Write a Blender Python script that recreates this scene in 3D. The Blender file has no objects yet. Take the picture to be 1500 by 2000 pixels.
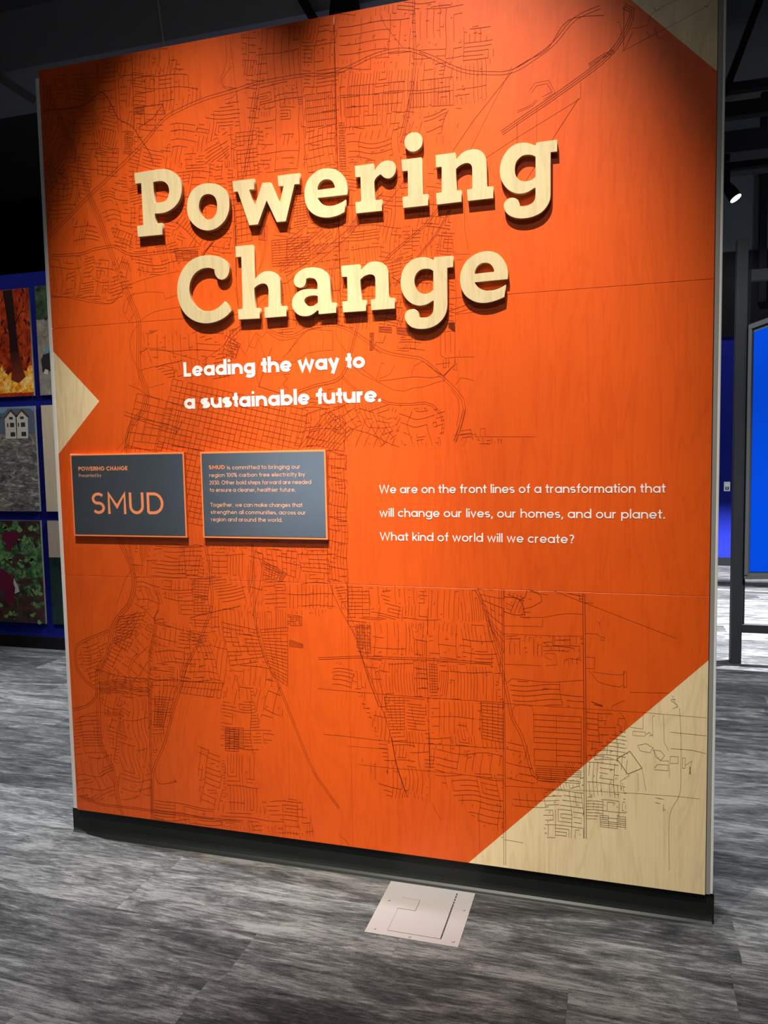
import bpy, math, random
from mathutils import Vector, Matrix
random.seed(7)
SC=bpy.context.scene; COL=SC.collection
# ---------------------------------------------------------------- camera
F_PX=1525.18
cd=bpy.data.cameras.new('camera'); cam=bpy.data.objects.new('camera',cd); COL.objects.link(cam)
cd.sensor_fit='VERTICAL'; cd.sensor_height=36; cd.sensor_width=27; cd.lens=F_PX/2000*36; cd.clip_start=.05; cd.clip_end=60
R_=Vector((0.95736749,0.28824385,-0.01905212)); U_=Vector((-0.00501227,0.08251863,0.99657692)); W_=Vector((-0.28882932,0.95399484,-0.08044541))
M=Matrix((R_,U_,-W_)).transposed().to_4x4(); M.translation=Vector((2.16542548,-2.64252269,1.58029692)); cam.matrix_world=M
SC.camera=cam
# ---------------------------------------------------------------- world, exposure
w=bpy.data.worlds.new('world'); SC.world=w; w.use_nodes=True
w.node_tree.nodes['Background'].inputs[0].default_value=(.55,.6,.7,1); w.node_tree.nodes['Background'].inputs[1].default_value=.05
SC.view_settings.view_transform='Standard'; SC.view_settings.look='None'; SC.view_settings.gamma=1; SC.view_settings.use_curve_mapping=False
SC.view_settings.exposure=0.0
# ---------------------------------------------------------------- track spots of the room, plus added fill spots
def spot(name,loc,aim,power,deg,blend,size=.04,col=(1,.93,.82)):
    l=bpy.data.lights.new(name,'SPOT'); l.energy=power; l.spot_size=math.radians(deg); l.spot_blend=blend; l.shadow_soft_size=size; l.color=col
    o=bpy.data.objects.new(name,l); COL.objects.link(o); o.location=loc
    o.rotation_euler=(Vector(aim)-Vector(loc)).to_track_quat('-Z','Y').to_euler(); return o
def area(name,loc,aim,power,sx,sy,col=(1,1,1)):
    l=bpy.data.lights.new(name,'AREA'); l.shape='RECTANGLE'; l.size=sx; l.size_y=sy; l.energy=power; l.color=col
    o=bpy.data.objects.new(name,l); COL.objects.link(o); o.location=loc
    o.rotation_euler=(Vector(aim)-Vector(loc)).to_track_quat('-Z','Y').to_euler(); return o
spot('spot_title_left',(.60,-1.60,5.5),(.74,0,1.33),1520,28.6,1.0,.012)
spot('spot_title_right',(1.45,-1.60,5.5),(1.66,0,1.50),1700,30.6,1.0,.012)
spot('fill_front_wash',(1.9,-3.2,5.2),(1.6,0,.9),140,46,1.0,.05,(1,.93,.84))  # soft fill added over the lower and right parts of the panel
spot('fill_floor_front',(1.5,-2.6,5.3),(1.5,-1.3,0),560,50,1.0,.06,(1,.95,.90))  # fill added to brighten and even out the front floor
spot('spot_rear',(1.1,1.72,3.92),(1.1,1.5,0),650,150,.3,.03,(.9,.96,1))
spot('spot_prints',(-2.2,.9,4.6),(-2.4,2.58,1.3),105,60,.6,.03,(1,.93,.85))
spot('spot_right_far',(5.0,4.6,4.9),(3.9,5.9,0),16000,90,.6,.04,(.92,.96,1))
spot('spot_right_stand',(4.6,1.6,4.9),(3.6,3.4,1),270,60,.6,.04,(.92,.96,1))
spot('fill_blue_wall',(3.2,6.4,4.8),(3.5,8.2,1.4),170,80,.6,.04,(.92,.96,1))  # added to lift the far blue wall out of the dark
spot('fill_upper_wall',(4.6,6.6,3.4),(3.8,8.2,4.6),24,100,.9,.10,(.85,.93,1))  # added uplight standing in for bounced light on the upper wall
spot('spot_right_near',(3.9,.25,4.8),(3.3,1.7,0),1700,62,.8,.04,(.92,.96,1))
spot('spot_left_near',(-2.0,.22,4.7),(-.9,.65,0),2700,60,.7,.04,(.92,.96,1))
spot('reflector_spot',(-1.0,-4.6,4.8),(-1.2,-6,1.2),4000,34,.6,.05,(.92,.97,1))  # added to light the unseen panel mirrored in the plaques
LETTERS={
 'P':['419.3,2628 501.8,2629.4 527.9,2629.3~ 549.5,2627.1~ 574.9,2618.1~ 597.7,2600.8~ 611.7,2580~ 617,2555.6~ 613.6,2528.5~ 601.8,2504.1~ 581.7,2486~ 557.4,2474.7~ 533.3,2470.3~ 499.5,2471.3 502.2,2435.7 528.4,2435 529.2,2392.7 421.7,2393.9 421.1,2434.9 447.7,2434.9 446,2588.1 420.6,2588.4', '498.6,2585.8 512.8,2586.6 530.2,2585.9~ 547.2,2580~ 559.6,2566.6~ 563.5,2548.7~ 560,2530.7~ 550.7,2516.9~ 537.4,2511~ 522.2,2509.8 499.3,2511.9'],
 'o':['726.8,2556~ 751.6,2551.7~ 776,2540.5~ 795.9,2522.1~ 806.4,2500.3~ 808.9,2474.8~ 805.5,2449.9~ 794.2,2425.8~ 776.9,2407.6~ 753.5,2394.4~ 728.2,2389.1~ 707.3,2390.7~ 682.4,2399.5~ 659.8,2416.4~ 643.7,2437.3~ 636.2,2460.1~ 635.8,2485.8~ 641.6,2510.8~ 653.2,2531.5~ 670.7,2545.9~ 697.5,2555.7~', '725.2,2517.8~ 739.6,2513.3~ 751.7,2502.6~ 757.9,2485.6~ 758.6,2467.4~ 755.9,2451.4~ 747,2437.8~ 734.1,2429.1~ 717.3,2428.4~ 702.9,2436.8~ 691.9,2448.9~ 686.2,2464.1~ 685.2,2480.6~ 689.8,2498.3~ 698.7,2511~ 710.5,2517~'],
 'w':['823.4,2551.6 909.2,2551.5 910.2,2514.1 889.6,2515 905.2,2459.2 908.9,2458.8 941.5,2533.1 972,2531.7 1003.2,2458.2 1006.6,2457.9 1022.4,2513 1002.8,2514.2 1001.1,2550.9 1084.9,2550.5 1084.9,2512.9 1065,2513.8 1027.9,2390.8 992.1,2391.8 955.7,2470.5 919.5,2390.9 884,2391.4 843.5,2513.4 827.3,2513.6'],
 'e':['1260.2,2457.2 1262.1,2473.5~ 1258.9,2495.8~ 1251.1,2515.8~ 1235.1,2535.5~ 1215.8,2547.4~ 1194.8,2553.3~ 1173.6,2554.4~ 1152.1,2550.1~ 1131.9,2538.6~ 1116.1,2524.4~ 1106.3,2506.1~ 1101.3,2485.7~ 1101.2,2464.8~ 1105.2,2443.4~ 1114,2424.3~ 1128.2,2408.8~ 1144.8,2398~ 1164.6,2390.9~ 1185.9,2387.6~ 1208.7,2388.4~ 1230,2392.8~ 1249.1,2400.6 1253.8,2441.4 1240.1,2434.6~ 1221.9,2428.9~ 1203.6,2426.3~ 1185.4,2427.7~ 1170.3,2433.7~ 1158.4,2444.7~ 1152.5,2453.7~ 1151.4,2458', '1151.1,2485.1 1152.1,2495.4~ 1158.6,2507.1~ 1169.5,2514.9~ 1181.7,2517.2~ 1195.3,2515.1~ 1205.8,2508~ 1212.3,2496.9~ 1215.1,2487.6~ 1212,2485.2'],
 'r':['1289.7,2549.9 1356.2,2550.1 1357.1,2529.5 1360.4,2526.6 1373.5,2542.4~ 1387,2551.3~ 1400.4,2554~ 1414.9,2552.5~ 1426.7,2546.5~ 1433.8,2536.4~ 1436.2,2523.9~ 1433.3,2510.7~ 1425.8,2500.4~ 1415.1,2494.9~ 1404.5,2494.9~ 1394,2499.2~ 1386.1,2506.3~ 1381.5,2511.1 1372.7,2506.6~ 1364.6,2500.1~ 1358.7,2490.2 1358.4,2430.4 1362.4,2428.1 1383.8,2428.1 1384.4,2390.3 1289.7,2391 1289.2,2429.1 1306.3,2429.1 1309.8,2432.5 1308.8,2510.9 1290.5,2512.1'],
 'i':['1455.4,2550.4 1525,2549.9 1526.6,2429.5 1546.1,2428.5 1546.4,2391.3 1458.2,2391.5 1457,2428.7 1476.7,2429.2 1476.5,2511.8 1457.2,2511.8', '1500.9,2633.7~ 1515.1,2629.6~ 1526,2617.8~ 1529.8,2602.4~ 1527.2,2587.9~ 1518.3,2577.8~ 1506.3,2571.9~ 1493.5,2572~ 1480.8,2577.3~ 1471.4,2587.5~ 1467.1,2600~ 1468.3,2614.8~ 1476.1,2627.2~ 1488.1,2633.1~'],
 'n':['1573.5,2550.9 1639.7,2551.1 1641.1,2531.9 1645.1,2530.6 1658,2543.5~ 1674.1,2551.4~ 1691.6,2554.3~ 1709,2552.9~ 1724.7,2545.9~ 1735.6,2534.7~ 1741,2522~ 1743.5,2505~ 1744.9,2430.6 1748,2429.5 1764.5,2428.7 1765,2391.2 1679.5,2391.2 1677.9,2428.2 1695.9,2429.2 1695.7,2492.5 1693.9,2501.9~ 1687.9,2509.4~ 1677.6,2512.7~ 1665.7,2511.3~ 1652.8,2506~ 1642.3,2498.1 1642.3,2429.8 1659.1,2429 1659.8,2391 1574.5,2390.4 1573.7,2428.1 1592.9,2429.1 1593.2,2510.8 1573.7,2511.6'],
 'g':['1904.5,2549.3 1969.1,2550.5 1969.9,2513.4 1949.5,2513.6 1948.8,2382.7 1946.4,2365.4~ 1938.3,2348.7~ 1923.7,2332.6~ 1904.1,2322.6~ 1882.8,2317.5~ 1858.2,2317~ 1835.1,2321.5~ 1816.9,2330.6~ 1805.3,2342.4~ 1799.2,2356.8~ 1799.7,2369.8~ 1807.2,2380.3~ 1818.9,2385.9~ 1832.1,2384.9~ 1843.7,2378~ 1849.4,2366.1~ 1851,2356.3 1865,2354.8~ 1881.4,2357.1~ 1894.5,2366.2~ 1900.2,2380~ 1900.8,2407.2 1897.9,2409.1 1881.5,2400.5~ 1865.1,2395.9~ 1848.7,2396~ 1830.6,2401.3~ 1812.4,2413.8~ 1799.2,2429.8~ 1790.2,2448.6~ 1786.5,2468.4~ 1788,2490.9~ 1794,2511.1~ 1804.9,2529.1~ 1821.5,2544.7~ 1841.3,2553.4~ 1862.6,2554.2~ 1882.1,2549.8~ 1894.3,2543.5~ 1900,2541.2 1903.2,2543.1', '1901.1,2505.3 1891.7,2511.2~ 1878.7,2514.4~ 1862.4,2514~ 1849.3,2506.8~ 1839.3,2494.4~ 1835.6,2477.2~ 1836.2,2461~ 1841.6,2448.4~ 1852.2,2437.5~ 1865.3,2433.1~ 1881.7,2433.3~ 1893.1,2437.6~ 1901.3,2443.9'],
 'C':['803.5,2095.5 784.8,2079.2~ 758.9,2065.7~ 729.4,2057.9~ 699.9,2055.8~ 670.5,2060.1~ 641.3,2071.7~ 616,2090.4~ 598.3,2112.8~ 586.4,2139.7~ 580.7,2172.6~ 582.6,2201.7~ 590.5,2230.3~ 604.7,2255~ 626.2,2277.3~ 652.8,2292.7~ 684.5,2300.4~ 717.4,2300.7~ 748.2,2295.6~ 773,2284.7~ 790.5,2269.7~ 798.8,2253.2~ 799.1,2237.3~ 793.1,2222~ 781,2211.8~ 766.4,2209~ 752.1,2214.1~ 742.6,2226.1~ 738.6,2239.1~ 739.3,2247 726.4,2252.9~ 708.3,2256~ 686.2,2253.8~ 665.6,2245.1~ 649.2,2230.4~ 638.2,2211.9~ 632.6,2189.8~ 632.9,2167.1~ 639,2145.6~ 651.2,2127~ 669,2111.2~ 687.1,2102.7~ 707.3,2099.7~ 727.5,2101.5~ 749.7,2110.4~ 764.7,2120.6~ 776,2130.7'],
 'h':['826.8,2322.6 895.8,2322.2 896,2203.5 902.1,2201.8 916.6,2214.4~ 934.4,2223.1~ 953.7,2224.2~ 972.6,2220~ 987.9,2210.2~ 996.1,2197.1~ 999.1,2181.3~ 999,2099.4 1002.4,2097.6 1019.7,2096.9 1020.2,2060.5 934.1,2059.9 933.6,2097.7 950.3,2098.9 952.3,2158.4 949.3,2171.1~ 941.7,2179.5~ 931.3,2182.2~ 918.9,2180.5~ 906.4,2175.2~ 897,2168.1 897.1,2099.5 901,2097.3 916,2096.6 915.1,2059.5 829.4,2061.2 828.6,2097.9 847.9,2099.7 848.5,2283.7 826.2,2283.6'],
 'a':['1099.5,2184.9 1096.5,2168.9~ 1088.6,2158.8~ 1074.9,2156.4~ 1060.6,2161.7~ 1052.4,2173.1~ 1051.6,2186.4~ 1057.5,2199.8~ 1071.5,2212.5~ 1092.1,2221.6~ 1115.8,2223.5~ 1140.9,2220.6~ 1160.8,2213.6~ 1175.5,2202.5~ 1184.3,2189.6~ 1188.8,2170.9~ 1189.9,2149.5 1190.2,2098.9 1193.5,2096.4 1209.2,2095.3 1209.6,2060.1 1143.1,2059.2 1142.2,2072.3 1138.5,2072.6 1126.4,2064.1~ 1109.3,2056.8~ 1088.9,2055.8~ 1070.3,2060.1~ 1055.3,2071.3~ 1045.4,2085.9~ 1041.7,2103.3~ 1045.6,2120.2~ 1055.5,2134.2~ 1069.4,2144~ 1088.3,2149.2~ 1112,2149.3~ 1140.5,2146.3 1141.7,2157.7 1140.3,2168.6~ 1134.7,2179~ 1126.5,2185~ 1114.8,2187.5~ 1104.6,2187.1~', '1141.5,2120.1 1139.9,2123.3 1128.2,2125.7~ 1111.3,2125~ 1097.6,2121~ 1090.6,2112.3~ 1092,2102.9~ 1100.2,2093~ 1110.3,2089.2~ 1123.8,2089.8~ 1140.9,2099.4'],
 'n2':['1231.6,2219.2 1299.3,2219 1300.2,2201.3 1304.5,2199.5 1316.9,2211.2~ 1333.2,2221.1~ 1349.3,2223.7~ 1366.9,2221.9~ 1382.7,2215.4~ 1393.6,2206.3~ 1399.7,2193.8~ 1402.6,2177.2~ 1403.5,2100.3 1405.8,2097.8 1423.5,2095.8 1423.8,2059.9 1338.1,2059.8 1337.4,2096 1354.7,2097.8 1355.2,2160.1 1353.8,2170.7~ 1348.4,2177.9~ 1337.2,2181.5~ 1324.3,2179.8~ 1312.9,2175.5~ 1301.3,2166.6 1302.2,2098.6 1320.5,2095.8 1319.7,2058.8 1233.7,2059.3 1233,2097 1252.4,2097.6 1252.4,2180.3 1232.3,2181.2'],
 'g2':['1563.8,2220 1628.7,2219.1 1629.1,2182.5 1608.7,2181.1 1607.7,2065 1605.8,2045.9~ 1599.7,2026.9~ 1587.7,2010~ 1570.7,1996.5~ 1550.4,1988~ 1526.5,1984.6~ 1502.7,1986.4~ 1482.2,1993.1~ 1467,2006.3~ 1458.6,2023.3~ 1458.5,2036.4~ 1466,2048.1~ 1478.1,2053.4~ 1493.5,2052.8~ 1503.6,2045.6~ 1507.8,2036.3~ 1510.1,2024.8 1527.1,2022~ 1544.1,2025~ 1554.4,2034.8~ 1558.8,2049.1~ 1560.1,2075.7 1556.7,2075.9 1541.4,2068.1~ 1524.4,2063.6~ 1505.6,2064.1~ 1485.2,2071.3~ 1466.6,2086.5~ 1453.2,2107~ 1446.7,2128.7~ 1445.7,2151.6~ 1449.2,2172.4~ 1458.2,2192.8~ 1473.9,2209.3~ 1492.8,2219.8~ 1513.3,2223.3~ 1533.6,2221.9~ 1550.3,2216.4~ 1562,2209.8', '1559.8,2174.7 1549.8,2181.1~ 1534.7,2184~ 1517.7,2182.2~ 1504,2172.8~ 1496.1,2158.9~ 1494.1,2142.9~ 1498.1,2124.8~ 1506.4,2111.2~ 1519.9,2102.9~ 1533.4,2101.1~ 1548.7,2104.8~ 1559.8,2112.8'],
 'e2':['1810,2127.8 1811.5,2142.7~ 1809.9,2159.9~ 1804.5,2177.5~ 1793,2197~ 1777.1,2212.6~ 1759.6,2220.6~ 1742,2223.6~ 1721.4,2222.5~ 1700.6,2215.8~ 1681.1,2203.8~ 1666,2187.8~ 1655.3,2167~ 1651.3,2144.1~ 1652.5,2122.2~ 1659,2101.3~ 1670.9,2083~ 1687.2,2070.2~ 1706.5,2060.8~ 1728.8,2056.8~ 1750.9,2057.6~ 1776,2063.1~ 1799.4,2071.4 1803.6,2110.5 1788,2103.1~ 1770.4,2097.2~ 1752.7,2095.4~ 1735,2097~ 1720.3,2103.2~ 1708.5,2113.5~ 1702.6,2121.9~ 1700.7,2126.4', '1701.5,2153.8 1703,2164.5~ 1710.6,2176.8~ 1721,2184.5~ 1732.9,2186.7~ 1746.1,2184.6~ 1756.3,2177.3~ 1762.8,2166.7~ 1765.3,2157.9~ 1762.7,2154.9'],
}
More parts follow.
